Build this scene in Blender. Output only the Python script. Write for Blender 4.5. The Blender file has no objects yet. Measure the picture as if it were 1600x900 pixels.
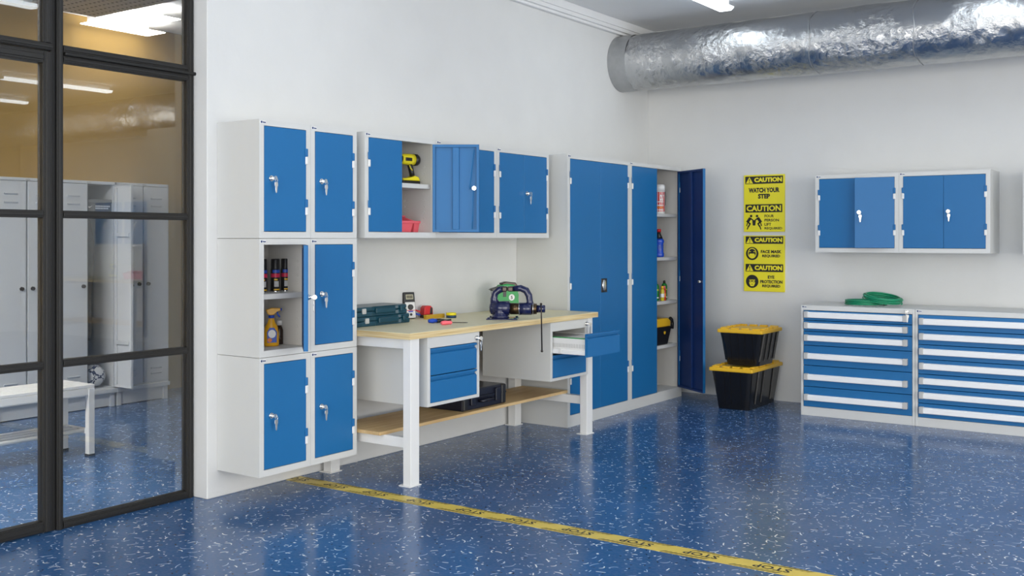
import bpy, bmesh, math, random
from mathutils import Vector, Matrix, noise
random.seed(7)
PI = math.pi
SC = bpy.context.scene
COL = SC.collection

# ------------------------------------------------------------------ camera, world, lights, exposure
cam_d = bpy.data.cameras.new('camera'); cam = bpy.data.objects.new('camera', cam_d); COL.objects.link(cam)
cam.location = (4.383, -8.377, 1.35)
cam.rotation_euler = (PI / 2, 0, math.atan2(1145, 1633))
cam_d.sensor_width = 36; cam_d.lens = 1633 * 36 / 1600; cam_d.shift_y = -78 / 1600
cam_d.clip_start = 0.05; cam_d.clip_end = 100
SC.camera = cam
SC.view_settings.view_transform = 'Standard'; SC.view_settings.look = 'None'
SC.view_settings.gamma = 1; SC.view_settings.use_curve_mapping = False
SC.view_settings.exposure = 0.0
w = bpy.data.worlds.new('world'); SC.world = w; w.use_nodes = True
w.node_tree.nodes['Background'].inputs[0].default_value = (0.75, 0.86, 1, 1)
w.node_tree.nodes['Background'].inputs[1].default_value = 0.6
SC.cycles.max_bounces = 10; SC.cycles.diffuse_bounces = 5; SC.cycles.glossy_bounces = 5
SC.cycles.transparent_max_bounces = 12; SC.cycles.sample_clamp_indirect = 6

def area(name, loc, rot, sx, sy, power, col):
    l = bpy.data.lights.new(name, 'AREA'); l.shape = 'RECTANGLE'; l.size = sx; l.size_y = sy
    l.energy = power; l.color = col
    o = bpy.data.objects.new(name, l); o.location = loc; o.rotation_euler = rot; COL.objects.link(o)
# daylight entering by the room's two tall glazed bays (right side wall and the wall behind the camera)
area('daylight_right', (9.85, -6.2, 1.50), (0, PI / 2, 0), 2.65, 8.0, 390, (1.0, 0.955, 0.87))
area('daylight_front', (4.6, -11.85, 1.50), (PI / 2, 0, 0), 8.0, 2.65, 375, (1.0, 0.955, 0.87))
LAMP = 7.5          # emission of the ceiling tubes
LAMP_COL = (0.86, 0.94, 1.0)

# ------------------------------------------------------------------ mesh builder
class B:
    def __init__(s): s.bm = bmesh.new(); s.mi = 0; s.T = None; s.smooth = False
    def _v(s, p):
        p = Vector(p)
        if s.T is not None: p = s.T @ p
        return s.bm.verts.new(p)
    def _f(s, vs, smooth=None):
        try: f = s.bm.faces.new(vs)
        except ValueError: return None
        f.material_index = s.mi; f.smooth = s.smooth if smooth is None else smooth
        return f
    def box(s, x0, x1, y0, y1, z0, z1, bev=0.0, seg=1):
        v = [s._v((x, y, z)) for z in (z0, z1) for y in (y0, y1) for x in (x0, x1)]
        fs = [s._f([v[i] for i in q], False) for q in ((0, 2, 3, 1), (4, 5, 7, 6), (0, 1, 5, 4), (2, 6, 7, 3), (0, 4, 6, 2), (1, 3, 7, 5))]
        if bev > 0:
            es = list({e for f in fs for e in f.edges})
            bmesh.ops.bevel(s.bm, geom=es, offset=bev, segments=seg, profile=0.5, affect='EDGES', clamp_overlap=True, material=-1)
        return s
    def ring(s, pts): return [s._v(p) for p in pts]
    def loft(s, rings, caps=True, smooth=True, closed=True):
        vs = [s.ring(r) for r in rings]; n = len(vs[0])
        for a, b in zip(vs[:-1], vs[1:]):
            for i in range(n if closed else n - 1): s._f([a[i], a[(i + 1) % n], b[(i + 1) % n], b[i]], smooth)
        if caps: s._f(vs[0][::-1], False); s._f(vs[-1], False)
        return s
    def cyl(s, p0, p1, r0, r1=None, n=16, caps=True, smooth=True):
        r1 = r0 if r1 is None else r1
        p0, p1 = Vector(p0), Vector(p1); d = (p1 - p0).normalized()
        a = d.orthogonal().normalized(); b = d.cross(a)
        return s.loft([[p + r * (math.cos(2 * PI * i / n) * a + math.sin(2 * PI * i / n) * b) for i in range(n)] for p, r in ((p0, r0), (p1, r1))], caps, smooth)
    def lathe(s, prof, c=(0, 0, 0), n=20, sx=1, sy=1, caps=True):
        return s.loft([[(c[0] + r * sx * math.cos(2 * PI * i / n), c[1] + r * sy * math.sin(2 * PI * i / n), c[2] + z) for i in range(n)] for r, z in prof], caps, True)
    def tube(s, pts, r, n=8, closed=False, flat=1.0):
        pts = [Vector(p) for p in pts]; N = len(pts); rings = []; a = None
        for i, p in enumerate(pts):
            if closed: d = pts[(i + 1) % N] - pts[i - 1]
            else: d = pts[min(i + 1, N - 1)] - pts[max(i - 1, 0)]
            d.normalize()
            a = d.orthogonal() if a is None else a - d * a.dot(d)
            a.normalize(); b = d.cross(a); rr = r[i] if isinstance(r, (list, tuple)) else r
            rings.append([p + rr * (math.cos(2 * PI * k / n) * a + flat * math.sin(2 * PI * k / n) * b) for k in range(n)])
        if closed: rings.append(rings[0]); return s.loft(rings, False)
        return s.loft(rings)
    def prism(s, poly, t0, t1, ax='y', bev=0.0, seg=1):
        m = {'y': lambda a, b, t: (a, t, b), 'x': lambda a, b, t: (t, a, b), 'z': lambda a, b, t: (a, b, t)}[ax]
        v0 = [s._v(m(a, b, t0)) for a, b in poly]; v1 = [s._v(m(a, b, t1)) for a, b in poly]; n = len(poly)
        fs = [s._f(v0[::-1], False), s._f(v1, False)]
        fs += [s._f([v0[i], v0[(i + 1) % n], v1[(i + 1) % n], v1[i]], False) for i in range(n)]
        if bev > 0:
            es = list({e for f in fs[:2] for e in f.edges})
            bmesh.ops.bevel(s.bm, geom=es, offset=bev, segments=seg, profile=0.5, affect='EDGES', clamp_overlap=True, material=-1)
        return s
    def ball(s, c, rx, ry=None, rz=None, nu=16, nv=10):
        ry = ry or rx; rz = rz or rx
        rings = [[(c[0] + rx * math.sin(PI * j / nv) * math.cos(2 * PI * i / nu), c[1] + ry * math.sin(PI * j / nv) * math.sin(2 * PI * i / nu), c[2] - rz * math.cos(PI * j / nv)) for i in range(nu)] for j in range(1, nv)]
        return s.loft(rings)
    def poly(s, pts): s._f(s.ring(pts), False); return s
    def text(s, body, x0, x1, z0, z1, mp, bold=0.0):
        """flat lettering filling the box x0..x1, z0..z1; mp maps (u, v) to a point"""
        cu = bpy.data.curves.new('lettering', 'FONT'); cu.body = body; cu.size = 1; cu.offset = bold; cu.resolution_u = 2
        o = bpy.data.objects.new('lettering', cu); COL.objects.link(o)
        dg = bpy.context.evaluated_depsgraph_get(); me = bpy.data.meshes.new_from_object(o.evaluated_get(dg))
        xs = [v.co.x for v in me.vertices]; ys = [v.co.y for v in me.vertices]
        ax, bx, ay, by = min(xs), max(xs), min(ys), max(ys)
        vs = [s._v(mp(x0 + (v.co.x - ax) / (bx - ax) * (x1 - x0), z0 + (v.co.y - ay) / (by - ay) * (z1 - z0))) for v in me.vertices]
        for p in me.polygons: s._f([vs[i] for i in p.vertices], False)
        bpy.data.objects.remove(o); bpy.data.curves.remove(cu); bpy.data.meshes.remove(me)
        return s
    def build(s, name, mats, parent=None, loc=(0, 0, 0), rot=(0, 0, 0), fix=True):
        if fix: bmesh.ops.recalc_face_normals(s.bm, faces=s.bm.faces)
        me = bpy.data.meshes.new(name); s.bm.to_mesh(me); s.bm.free()
        for m in (mats if isinstance(mats, (list, tuple)) else [mats]): me.materials.append(m)
        o = bpy.data.objects.new(name, me); COL.objects.link(o)
        o.location = loc; o.rotation_euler = rot
        if parent is not None: o.parent = parent
        return o

def tag(o, label=None, cat=None, group=None, kind=None):
    if label: o['label'] = label
    if cat: o['category'] = cat
    if group: o['group'] = group
    if kind: o['kind'] = kind
    return o
def thing(name, label, cat, loc=(0, 0, 0), rz=0.0, group=None):
    o = bpy.data.objects.new(name, None); COL.objects.link(o); o.empty_display_size = 0.05
    o.location = loc; o.rotation_euler = (0, 0, rz)
    return tag(o, label, cat, group)
def dup(o, loc=None, rz=None, label=None, parent=None):
    c = o.copy(); COL.objects.link(c)
    if parent is not None: c.parent = parent
    if loc is not None: c.location = loc
    if rz is not None: c.rotation_euler = (0, 0, rz)
    if label: c['label'] = label
    for ch in list(o.children): dup(ch, parent=c)
    return c

# ------------------------------------------------------------------ materials
def nodes(m): return m.node_tree.nodes, m.node_tree.links
def mat(name, col, rough=0.5, metal=0.0, spec=0.5, coat=0.0, bump=None, vary=0.0, vscale=3.0, emit=None, trans=0.0, coords='Object'):
    m = bpy.data.materials.new(name); m.use_nodes = True; n, l = nodes(m); p = n['Principled BSDF']
    p.inputs['Base Color'].default_value = (*col, 1); p.inputs['Roughness'].default_value = rough
    p.inputs['Metallic'].default_value = metal; p.inputs['Specular IOR Level'].default_value = spec
    p.inputs['Coat Weight'].default_value = coat; p.inputs['Transmission Weight'].default_value = trans
    if emit: p.inputs['Emission Color'].default_value = (*emit[0], 1); p.inputs['Emission Strength'].default_value = emit[1]
    tc = n.new('ShaderNodeTexCoord')
    if vary:
        t = n.new('ShaderNodeTexNoise'); t.inputs['Scale'].default_value = vscale; t.inputs['Detail'].default_value = 4
        l.new(tc.outputs[coords], t.inputs['Vector'])
        mx = n.new('ShaderNodeMix'); mx.data_type = 'RGBA'
        mx.inputs[6].default_value = (*[c * (1 - vary) for c in col], 1); mx.inputs[7].default_value = (*[min(1, c * (1 + vary)) for c in col], 1)
        l.new(t.outputs['Fac'], mx.inputs[0]); l.new(mx.outputs[2], p.inputs['Base Color'])
    if bump:
        t = n.new('ShaderNodeTexNoise'); t.inputs['Scale'].default_value = bump[0]; t.inputs['Detail'].default_value = 6
        l.new(tc.outputs[coords], t.inputs['Vector'])
        b = n.new('ShaderNodeBump'); b.inputs['Strength'].default_value = bump[1]; b.inputs['Distance'].default_value = 0.01
        l.new(t.outputs['Fac'], b.inputs['Height']); l.new(b.outputs[0], p.inputs['Normal'])
    return m

M = {}
M['wall'] = mat('wall_plaster', (0.67, 0.675, 0.67), 0.9, bump=(11, 0.22), vary=0.045, vscale=3.5)
M['ceil'] = mat('ceiling_plaster', (0.78, 0.785, 0.79), 0.9, vary=0.03)
M['ochre'] = mat('ochre_plaster', (0.30, 0.185, 0.045), 0.9, vary=0.05)
M['grey'] = mat('light_grey_powder_coat', (0.64, 0.645, 0.63), 0.42, vary=0.01)
M['inside'] = mat('cabinet_inside', (0.60, 0.585, 0.555), 0.5)
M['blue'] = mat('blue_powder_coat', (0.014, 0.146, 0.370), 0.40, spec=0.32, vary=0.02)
M['navy'] = mat('dark_and_shaded_blue', (0.007, 0.032, 0.140), 0.45, spec=0.3)  # dark blue; on open doors' insides it stands for shade on the blue
M['lockgrey'] = mat('locker_grey_paint', (0.62, 0.64, 0.66), 0.45)
M['lockdark'] = mat('locker_inside_dark', (0.16, 0.165, 0.17), 0.6)
M['frame'] = mat('black_window_frame', (0.015, 0.0145, 0.014), 0.45, spec=0.35)
M['gasket'] = mat('black_gasket', (0.004, 0.004, 0.004), 0.6)
M['steel'] = mat('polished_steel', (0.78, 0.78, 0.77), 0.22, metal=1)
M['keysteel'] = mat('nickel_key', (0.80, 0.78, 0.74), 0.3, metal=1)
M['galv'] = mat('galvanised_steel', (0.42, 0.43, 0.44), 0.4, metal=0.8, vary=0.15, vscale=20)
M['darkmetal'] = mat('dark_steel', (0.06, 0.05, 0.045), 0.3, metal=0.9)
M['hole'] = mat('dark_hole', (0.02, 0.02, 0.02), 0.8)
M['white'] = mat('white_paint', (0.80, 0.80, 0.79), 0.4)
M['alu'] = mat('satin_aluminium', (0.88, 0.885, 0.89), 0.35)
M['cap'] = mat('grey_plastic_cap', (0.50, 0.50, 0.49), 0.5)
M['lino'] = mat('cream_worktop', (0.76, 0.69, 0.46), 0.42, vary=0.02)
M['black'] = mat('black_plastic', (0.012, 0.012, 0.013), 0.35)
M['blackbin'] = mat('black_bin_plastic', (0.008, 0.008, 0.009), 0.22)
M['yellow'] = mat('yellow_plastic', (0.82, 0.48, 0.02), 0.4)
M['toolyellow'] = mat('tool_yellow_plastic', (0.86, 0.74, 0.02), 0.4)
M['red'] = mat('red_plastic', (0.60, 0.015, 0.02), 0.35)
M['pink'] = mat('coral_red_plastic', (0.86, 0.14, 0.18), 0.4)
M['teal'] = mat('teal_plastic', (0.006, 0.055, 0.085), 0.3)
M['vise'] = mat('blue_enamel', (0.008, 0.012, 0.062), 0.24, coat=0.35)
M['green'] = mat('green_plastic', (0.03, 0.32, 0.08), 0.4)
M['hose'] = mat('green_hose', (0.008, 0.26, 0.13), 0.35)
M['case'] = mat('navy_black_plastic', (0.008, 0.010, 0.022), 0.3)
M['signyellow'] = mat('sign_yellow', (0.83, 0.73, 0.02), 0.45)
M['signblack'] = mat('sign_black', (0.012, 0.012, 0.010), 0.5)
M['bluep'] = mat('bright_blue_plastic', (0.01, 0.07, 0.52), 0.3)
M['sprayyellow'] = mat('bottle_yellow', (0.80, 0.40, 0.01), 0.3)
M['brown'] = mat('brown_glass', (0.025, 0.010, 0.006), 0.12)
M['greenb'] = mat('green_bottle', (0.01, 0.22, 0.03), 0.2)
M['redliq'] = mat('red_liquid', (0.5, 0.03, 0.02), 0.25)
M['lime'] = mat('yellow_liquid', (0.62, 0.50, 0.03), 0.25)
M['magenta'] = mat('label_magenta', (0.62, 0.02, 0.08), 0.4)
M['labelblue'] = mat('label_blue', (0.02, 0.08, 0.45), 0.4)
M['screen'] = mat('lcd_screen', (0.50, 0.48, 0.33), 0.3)
M['orange'] = mat('orange_print', (0.75, 0.20, 0.03), 0.5)
M['cloth'] = mat('dark_camouflage_cloth', (0.05, 0.052, 0.055), 0.9, vary=0.9, vscale=22)
M['foil'] = None
M['lamp'] = mat('lamp_diffuser', (0.9, 0.9, 0.9), 0.5, emit=(LAMP_COL, LAMP))
M['roomlamp'] = mat('changing_room_lamp', (0.9, 0.9, 0.9), 0.5, emit=((1.0, 0.96, 0.9), 10.0))
M['roomfill'] = mat('changing_room_fill_lamp', (0.9, 0.9, 0.9), 0.5, emit=((1.0, 0.97, 0.93), 105.0))  # strong glow for the added out-of-frame fill lamps
M['lampbody'] = mat('lamp_body', (0.75, 0.75, 0.75), 0.4)
M['woodbrown'] = mat('brown_leather', (0.3, 0.2, 0.1), 0.6)

def foil():
    m = bpy.data.materials.new('crumpled_foil'); m.use_nodes = True; n, l = nodes(m); p = n['Principled BSDF']
    p.inputs['Base Color'].default_value = (0.54, 0.55, 0.56, 1); p.inputs['Metallic'].default_value = 1; p.inputs['Roughness'].default_value = 0.26
    tc = n.new('ShaderNodeTexCoord')
    v = n.new('ShaderNodeTexVoronoi'); v.feature = 'F1'; v.inputs['Scale'].default_value = 20
    t = n.new('ShaderNodeTexNoise'); t.inputs['Scale'].default_value = 9; t.inputs['Detail'].default_value = 8; t.inputs['Roughness'].default_value = 0.62
    t2 = n.new('ShaderNodeTexNoise'); t2.inputs['Scale'].default_value = 3.0; t2.inputs['Detail'].default_value = 2
    w = n.new('ShaderNodeMix'); w.data_type = 'RGBA'; w.inputs[0].default_value = 0.10
    l.new(tc.outputs['Object'], w.inputs[6]); l.new(t.outputs['Color'], w.inputs[7])
    l.new(w.outputs[2], v.inputs['Vector']); l.new(tc.outputs['Object'], t.inputs['Vector']); l.new(tc.outputs['Object'], t2.inputs['Vector'])
    a = n.new('ShaderNodeMath'); a.operation = 'MULTIPLY_ADD'; a.inputs[1].default_value = 0.28
    l.new(v.outputs['Distance'], a.inputs[0]); l.new(t.outputs['Fac'], a.inputs[2])
    b = n.new('ShaderNodeBump'); b.inputs['Distance'].default_value = 0.045
    mr = n.new('ShaderNodeMapRange'); mr.inputs[1].default_value = 0.38; mr.inputs[2].default_value = 0.62; mr.inputs[3].default_value = 0.15; mr.inputs[4].default_value = 0.75
    l.new(t2.outputs['Fac'], mr.inputs[0]); l.new(mr.outputs[0], b.inputs['Strength'])
    l.new(a.outputs[0], b.inputs['Height']); l.new(b.outputs[0], p.inputs['Normal'])
    return m
M['foil'] = foil()

def glass():
    m = bpy.data.materials.new('window_glass'); m.use_nodes = True; n, l = nodes(m); n.remove(n['Principled BSDF'])
    tr = n.new('ShaderNodeBsdfTransparent'); tr.inputs[0].default_value = (0.975, 0.985, 0.98, 1)
    g = n.new('ShaderNodeBsdfGlossy'); g.inputs['Roughness'].default_value = 0.0
    fr = n.new('ShaderNodeFresnel'); fr.inputs[0].default_value = 1.52
    mx = n.new('ShaderNodeMixShader'); l.new(fr.outputs[0], mx.inputs[0]); l.new(tr.outputs[0], mx.inputs[1]); l.new(g.outputs[0], mx.inputs[2])
    l.new(mx.outputs[0], n['Material Output'].inputs[0])
    return m
M['glass'] = glass()

def ply(name, base, dark, axis='Z', top=None):
    """layered plywood edge / wood grain in object space"""
    m = bpy.data.materials.new(name); m.use_nodes = True; n, l = nodes(m); p = n['Principled BSDF']; p.inputs['Roughness'].default_value = 0.5
    tc = n.new('ShaderNodeTexCoord'); mp = n.new('ShaderNodeMapping'); l.new(tc.outputs['Object'], mp.inputs['Vector'])
    t = n.new('ShaderNodeTexNoise'); t.inputs['Detail'].default_value = 5
    if axis == 'Z': mp.inputs['Scale'].default_value = (2.5, 2.5, 150); t.inputs['Scale'].default_value = 1.0
    else: mp.inputs['Scale'].default_value = (22, 1.6, 22); t.inputs['Scale'].default_value = 1.6
    l.new(mp.outputs[0], t.inputs['Vector'])
    r = n.new('ShaderNodeValToRGB'); r.color_ramp.elements[0].position = 0.35; r.color_ramp.elements[1].position = 0.65
    r.color_ramp.elements[0].color = (*dark, 1); r.color_ramp.elements[1].color = (*base, 1)
    l.new(t.outputs['Fac'], r.inputs[0]); l.new(r.outputs[0], p.inputs['Base Color'])
    return m
M['plyedge'] = ply('plywood_edge', (0.80, 0.66, 0.38), (0.60, 0.42, 0.18), 'Z')
M['shelfwood'] = ply('shelf_wood', (0.70, 0.50, 0.25), (0.58, 0.38, 0.17), 'Y')

def floor_mat():
    m = bpy.data.materials.new('blue_speckled_vinyl'); m.use_nodes = True; n, l = nodes(m); p = n['Principled BSDF']
    p.inputs['Roughness'].default_value = 0.2; p.inputs['Specular IOR Level'].default_value = 0.30
    tc = n.new('ShaderNodeTexCoord'); C0 = tc.outputs['Object']
    def math_(op, a, b=None, c=None):
        k = n.new('ShaderNodeMath'); k.operation = op
        for i, x in enumerate((a, b, c)):
            if x is None: continue
            if isinstance(x, (int, float)): k.inputs[i].default_value = x
            else: l.new(x, k.inputs[i])
        return k.outputs[0]
    def mix(f, a, b):
        k = n.new('ShaderNodeMix'); k.data_type = 'RGBA'; l.new(f, k.inputs[0])
        for i, x in ((6, a), (7, b)):
            if isinstance(x, tuple): k.inputs[i].default_value = (*x, 1)
            else: l.new(x, k.inputs[i])
        return k.outputs[2]
    def noise_(scale, detail=3):
        t = n.new('ShaderNodeTexNoise'); t.inputs['Scale'].default_value = scale; t.inputs['Detail'].default_value = detail; l.new(C0, t.inputs['Vector']); return t.outputs['Fac']
    def ramp(x, a, b, lo=0.0, hi=1.0):
        k = n.new('ShaderNodeMapRange'); l.new(x, k.inputs[0])
        for i, q in enumerate((a, b, lo, hi)): k.inputs[i + 1].default_value = q
        return k.outputs[0]
    def flecks(scale, ln, wd, keep, off, curve):
        mp = n.new('ShaderNodeMapping'); mp.inputs['Location'].default_value = off; l.new(C0, mp.inputs['Vector'])
        v = n.new('ShaderNodeTexVoronoi'); v.voronoi_dimensions = '2D'; v.inputs['Scale'].default_value = scale; l.new(mp.outputs[0], v.inputs['Vector'])
        d = n.new('ShaderNodeVectorMath'); d.operation = 'SUBTRACT'; l.new(mp.outputs[0], d.inputs[0]); l.new(v.outputs['Position'], d.inputs[1])
        cs = n.new('ShaderNodeSeparateColor'); l.new(v.outputs['Color'], cs.inputs[0])
        ro = n.new('ShaderNodeVectorRotate'); ro.rotation_type = 'Z_AXIS'; l.new(d.outputs[0], ro.inputs['Vector'])
        l.new(math_('MULTIPLY', cs.outputs[0], 6.283), ro.inputs['Angle'])
        xyz = n.new('ShaderNodeSeparateXYZ'); l.new(ro.outputs[0], xyz.inputs[0])
        x, y = xyz.outputs[0], xyz.outputs[1]
        k = math_('MULTIPLY', math_('SUBTRACT', cs.outputs[1], 0.5), curve)
        y2 = math_('ABSOLUTE', math_('SUBTRACT', y, math_('MULTIPLY', k, math_('MULTIPLY', x, x))))
        a = ramp(y2, wd * 0.55, wd * 1.1, 1, 0)
        le = math_('MULTIPLY', ramp(cs.outputs[2], 0, keep, 0.35, 1.0), ln)
        b = ramp(math_('SUBTRACT', math_('ABSOLUTE', x), le), -0.004, 0.0, 1, 0)
        g = math_('LESS_THAN', cs.outputs[2], keep)
        return math_('MULTIPLY', math_('MULTIPLY', a, b), g)
    base = mix(ramp(noise_(1.7, 6), 0.3, 0.7), (0.020, 0.080, 0.205), (0.034, 0.122, 0.300))
    base = mix(ramp(noise_(60, 3), 0.42, 0.66, 0, 0.35), base, (0.10, 0.15, 0.28))
    base = mix(flecks(17, 0.012, 0.0040, 0.5, (3.1, 0.7, 0), 30), base, (0.014, 0.030, 0.07))
    base = mix(flecks(13, 0.028, 0.0024, 0.62, (0, 0, 0), 60), base, (0.48, 0.62, 0.80))
    base = mix(flecks(11, 0.024, 0.0032, 0.52, (7.7, 3.3, 0), 70), base, (0.80, 0.87, 0.88))
    base = mix(flecks(24, 0.008, 0.0034, 0.50, (1.9, 5.2, 0), 20), base, (0.55, 0.66, 0.76))
    base = mix(flecks(9, 0.010, 0.0058, 0.42, (4.4, 8.1, 0), 20), base, (0.85, 0.90, 0.90))
    l.new(base, p.inputs['Base Color'])
    l.new(ramp(noise_(5, 4), 0.3, 0.7, 0.13, 0.24), p.inputs['Roughness'])
    bp = n.new('ShaderNodeBump'); bp.inputs['Strength'].default_value = 0.05; bp.inputs['Distance'].default_value = 0.01
    l.new(noise_(30, 3), bp.inputs['Height']); l.new(bp.outputs[0], p.inputs['Normal'])
    return m
M['floor'] = floor_mat()

# ------------------------------------------------------------------ setting
CZ = 3.19
def struct(name, b, m, **k): return tag(b.build(name, m, **k), kind='structure')
struct('floor', B().box(-3.6, 10.2, -12.2, 0.2, -0.1, 0), M['floor'])
struct('ceiling', B().box(-3.6, 10.2, -12.2, 0.2, CZ, CZ + 0.1), M['ceil'])
struct('wall_left', B().box(-0.2, 0, -4.865, 0.0, 0, CZ, 0.004), M['wall'])
struct('wall_back', B().box(-3.6, 10.2, 0, 0.15, 0, CZ), M['wall'])
struct('wall_far_left', B().box(-3.65, -3.5, -12.1, 0, 0, CZ), M['ochre'])
# side wall and the wall behind the camera, each with its band of windows
b = B(); b.box(10, 10.15, -12.1, 0, 0, 0.15); b.box(10, 10.15, -12.1, 0, 2.9, CZ); b.box(10, 10.15, -2.1, 0, 0.15, 2.9); b.box(10, 10.15, -12.1, -10.3, 0.15, 2.9)
struct('wall_right', b, M['wall'])
b = B(); b.box(-3.5, 10, -12.15, -12, 0, 0.15); b.box(-3.5, 10, -12.15, -12, 2.9, CZ); b.box(-3.5, 0.5, -12.15, -12, 0.15, 2.9); b.box(8.7, 10, -12.15, -12, 0.15, 2.9)
struct('wall_front', b, M['wall'])
# stepped concrete trim under the ceiling along the left wall
b = B(); b.box(0.001, 0.036, -4.86, -0.001, 3.08, CZ - 0.001, 0.002); b.box(0.036, 0.06, -4.86, -0.001, 3.10, CZ - 0.001, 0.002)
b.box(0.06, 0.075, -4.86, -0.001, 3.128, CZ - 0.001, 0.002)
struct('trim_1', b, M['ceil'])

# glazed partition between the workshop and the locker room (parallel to the left wall, set back)
win = bpy.data.objects.new('window_1', None); COL.objects.link(win); win.location = (-0.13, -4.865, 0); tag(win, kind='structure')
def fbar(name, y0, y1, z0, z1, parent, vertical, d0=-0.10, d1=-0.155):
    """one steel bar: core plus a raised central rib and a bead, in world coordinates"""
    L = Vector((-0.13, -4.865, 0)); b = B(); b.T = Matrix.Translation(-L)
    b.box(d1, d0 - 0.008, y0, y1, z0, z1, 0.0015)
    if vertical:
        w = (y1 - y0) * 0.28; b.box(d1 - 0.005, d0, y0 + w, y1 - w, z0, z1, 0.002); w *= 0.4; b.box(d1, d0 - 0.004, y0 + w, y1 - w, z0, z1, 0.001)
    else:
        w = (z1 - z0) * 0.28; b.box(d1 - 0.005, d0, y0, y1, z0 + w, z1 - w, 0.002); w *= 0.4; b.box(d1, d0 - 0.004, y0, y1, z0 + w, z1 - w, 0.001)
    return b.build(name, M['frame'], parent)
def pane(y0, y1, z0, z1, parent):
    L = Vector((-0.13, -4.865, 0)); b = B(); b.T = Matrix.Translation(-L)
    b.box(-0.134, -0.128, y0 - 0.004, y1 + 0.004, z0 - 0.004, z1 + 0.004)
    return b.build('pane', M['glass'], parent)
YL = -9.2
fbar('frame_post', -4.905, -4.866, 0, CZ - 0.002, win, True)
fbar('frame_post', -5.632, -5.600, 0, CZ - 0.002, win, True)
fbar('frame_post', -5.700, -5.655, 2.245, CZ - 0.002, win, True)
bg = B(); bg.T = Matrix.Translation((0.13, 4.865, 0)); bg.box(-0.15, -0.122, -5.656, -5.631, 0, CZ - 0.002); bg.build('gap_seal', M['gasket'], win)
fbar('transom', -5.600, -4.905, 2.166, 2.198, win, False)
fbar('transom', -5.600, -4.905, 2.212, 2.246, win, False)
bg = B(); bg.T = Matrix.Translation((0.13, 4.865, 0)); bg.box(-0.15, -0.088, -5.600, -4.862, 2.197, 2.213, 0.003); bg.build('gap_seal', M['gasket'], win)
fbar('glazing_bar', -5.600, -4.905, 1.443, 1.478, win, False)
fbar('glazing_bar', -5.600, -4.905, 0.750, 0.785, win, False)
fbar('bottom_rail', -5.600, -4.905, 0, 0.038, win, False)
fbar('top_rail', YL, -4.905, CZ - 0.035, CZ - 0.002, win, False)
for z0, z1 in ((0.038, 0.750), (0.785, 1.443), (1.478, 2.166), (2.246, CZ - 0.035)): pane(-5.600, -4.905, z0, z1, win)
fbar('transom', YL, -5.655, 2.212, 2.246, win, False)
pane(YL, -5.700, 2.246, CZ - 0.035, win)
door = bpy.data.objects.new('door_1', None); COL.objects.link(door); door.location = (-0.13, -4.865, 0); tag(door, kind='structure')
fbar('stile', -5.700, -5.656, 0.006, 2.205, door, True)
fbar('stile', -6.60, -6.556, 0.006, 2.205, door, True)
fbar('top_rail', -6.556, -5.700, 2.150, 2.205, door, False)
fbar('glazing_bar', -6.556, -5.700, 1.443, 1.478, door, False)
fbar('glazing_bar', -6.556, -5.700, 0.750, 0.785, door, False)
fbar('bottom_rail', -6.556, -5.700, 0.006, 0.055, door, False)
for z0, z1 in ((0.055, 0.750), (0.785, 1.443), (1.478, 2.150)): pane(-6.556, -5.700, z0, z1, door)
win2 = bpy.data.objects.new('window_2', None); COL.objects.link(win2); win2.location = (-0.13, -4.865, 0); tag(win2, kind='structure')
fbar('frame_post', -6.65, -6.605, 0, 2.212, win2, True); fbar('frame_post', YL, YL + 0.05, 0, 2.212, win2, True)
fbar('bottom_rail', YL + 0.05, -6.65, 0, 0.038, win2, False); pane(YL + 0.05, -6.65, 0.038, 2.212, win2)
struct('wall_middle', B().box(-0.2, 0, -12, YL - 0.002, 0, CZ), M['wall'])

# ------------------------------------------------------------------ ceiling lamps (fluorescent battens)
def lamp(x, y, z, L, label, wd=0.13, group='ceiling battens of the workshop'):
    t = thing('ceiling_lamp', label, 'lamp', (x, y, z), 0, group)
    B().box(-wd * 0.3, wd * 0.3, -L / 2 + 0.02, L / 2 - 0.02, -0.005, CZ - z - 0.001, 0.004).build('housing', M['lampbody'], t)
    b = B(); prof = [(-wd / 2, 0.0), (-wd / 2, -0.012), (-wd / 2 + 0.02, -0.028), (wd / 2 - 0.02, -0.028), (wd / 2, -0.012), (wd / 2, 0.0)]
    b.prism(prof, -L / 2, L / 2, 'y'); b.build('diffuser', M['lamp'], t)
    for s in (-1, 1):
        b = B(); b.prism([(x_ * 1.05, z_ * 1.06 + 0.003) for x_, z_ in prof], s * L / 2 - 0.012 * (s < 0), s * L / 2 + 0.012 * (s > 0), 'y'); b.build('end_cap', M['cap'], t)
    return t
lp = lamp(1.10, -1.50, 3.13, 1.35, 'white ceiling batten whose end shows above the foil duct')
for i in range(5):
    for j, y in enumerate((-1.50, -4.6, -7.7, -10.6)):
        if i == 0 and j == 0: continue
        dup(lp, (1.10 + 1.83 * i, y, 3.13), label='white ceiling batten outside the frame, in the rows lighting the workshop')

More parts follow.
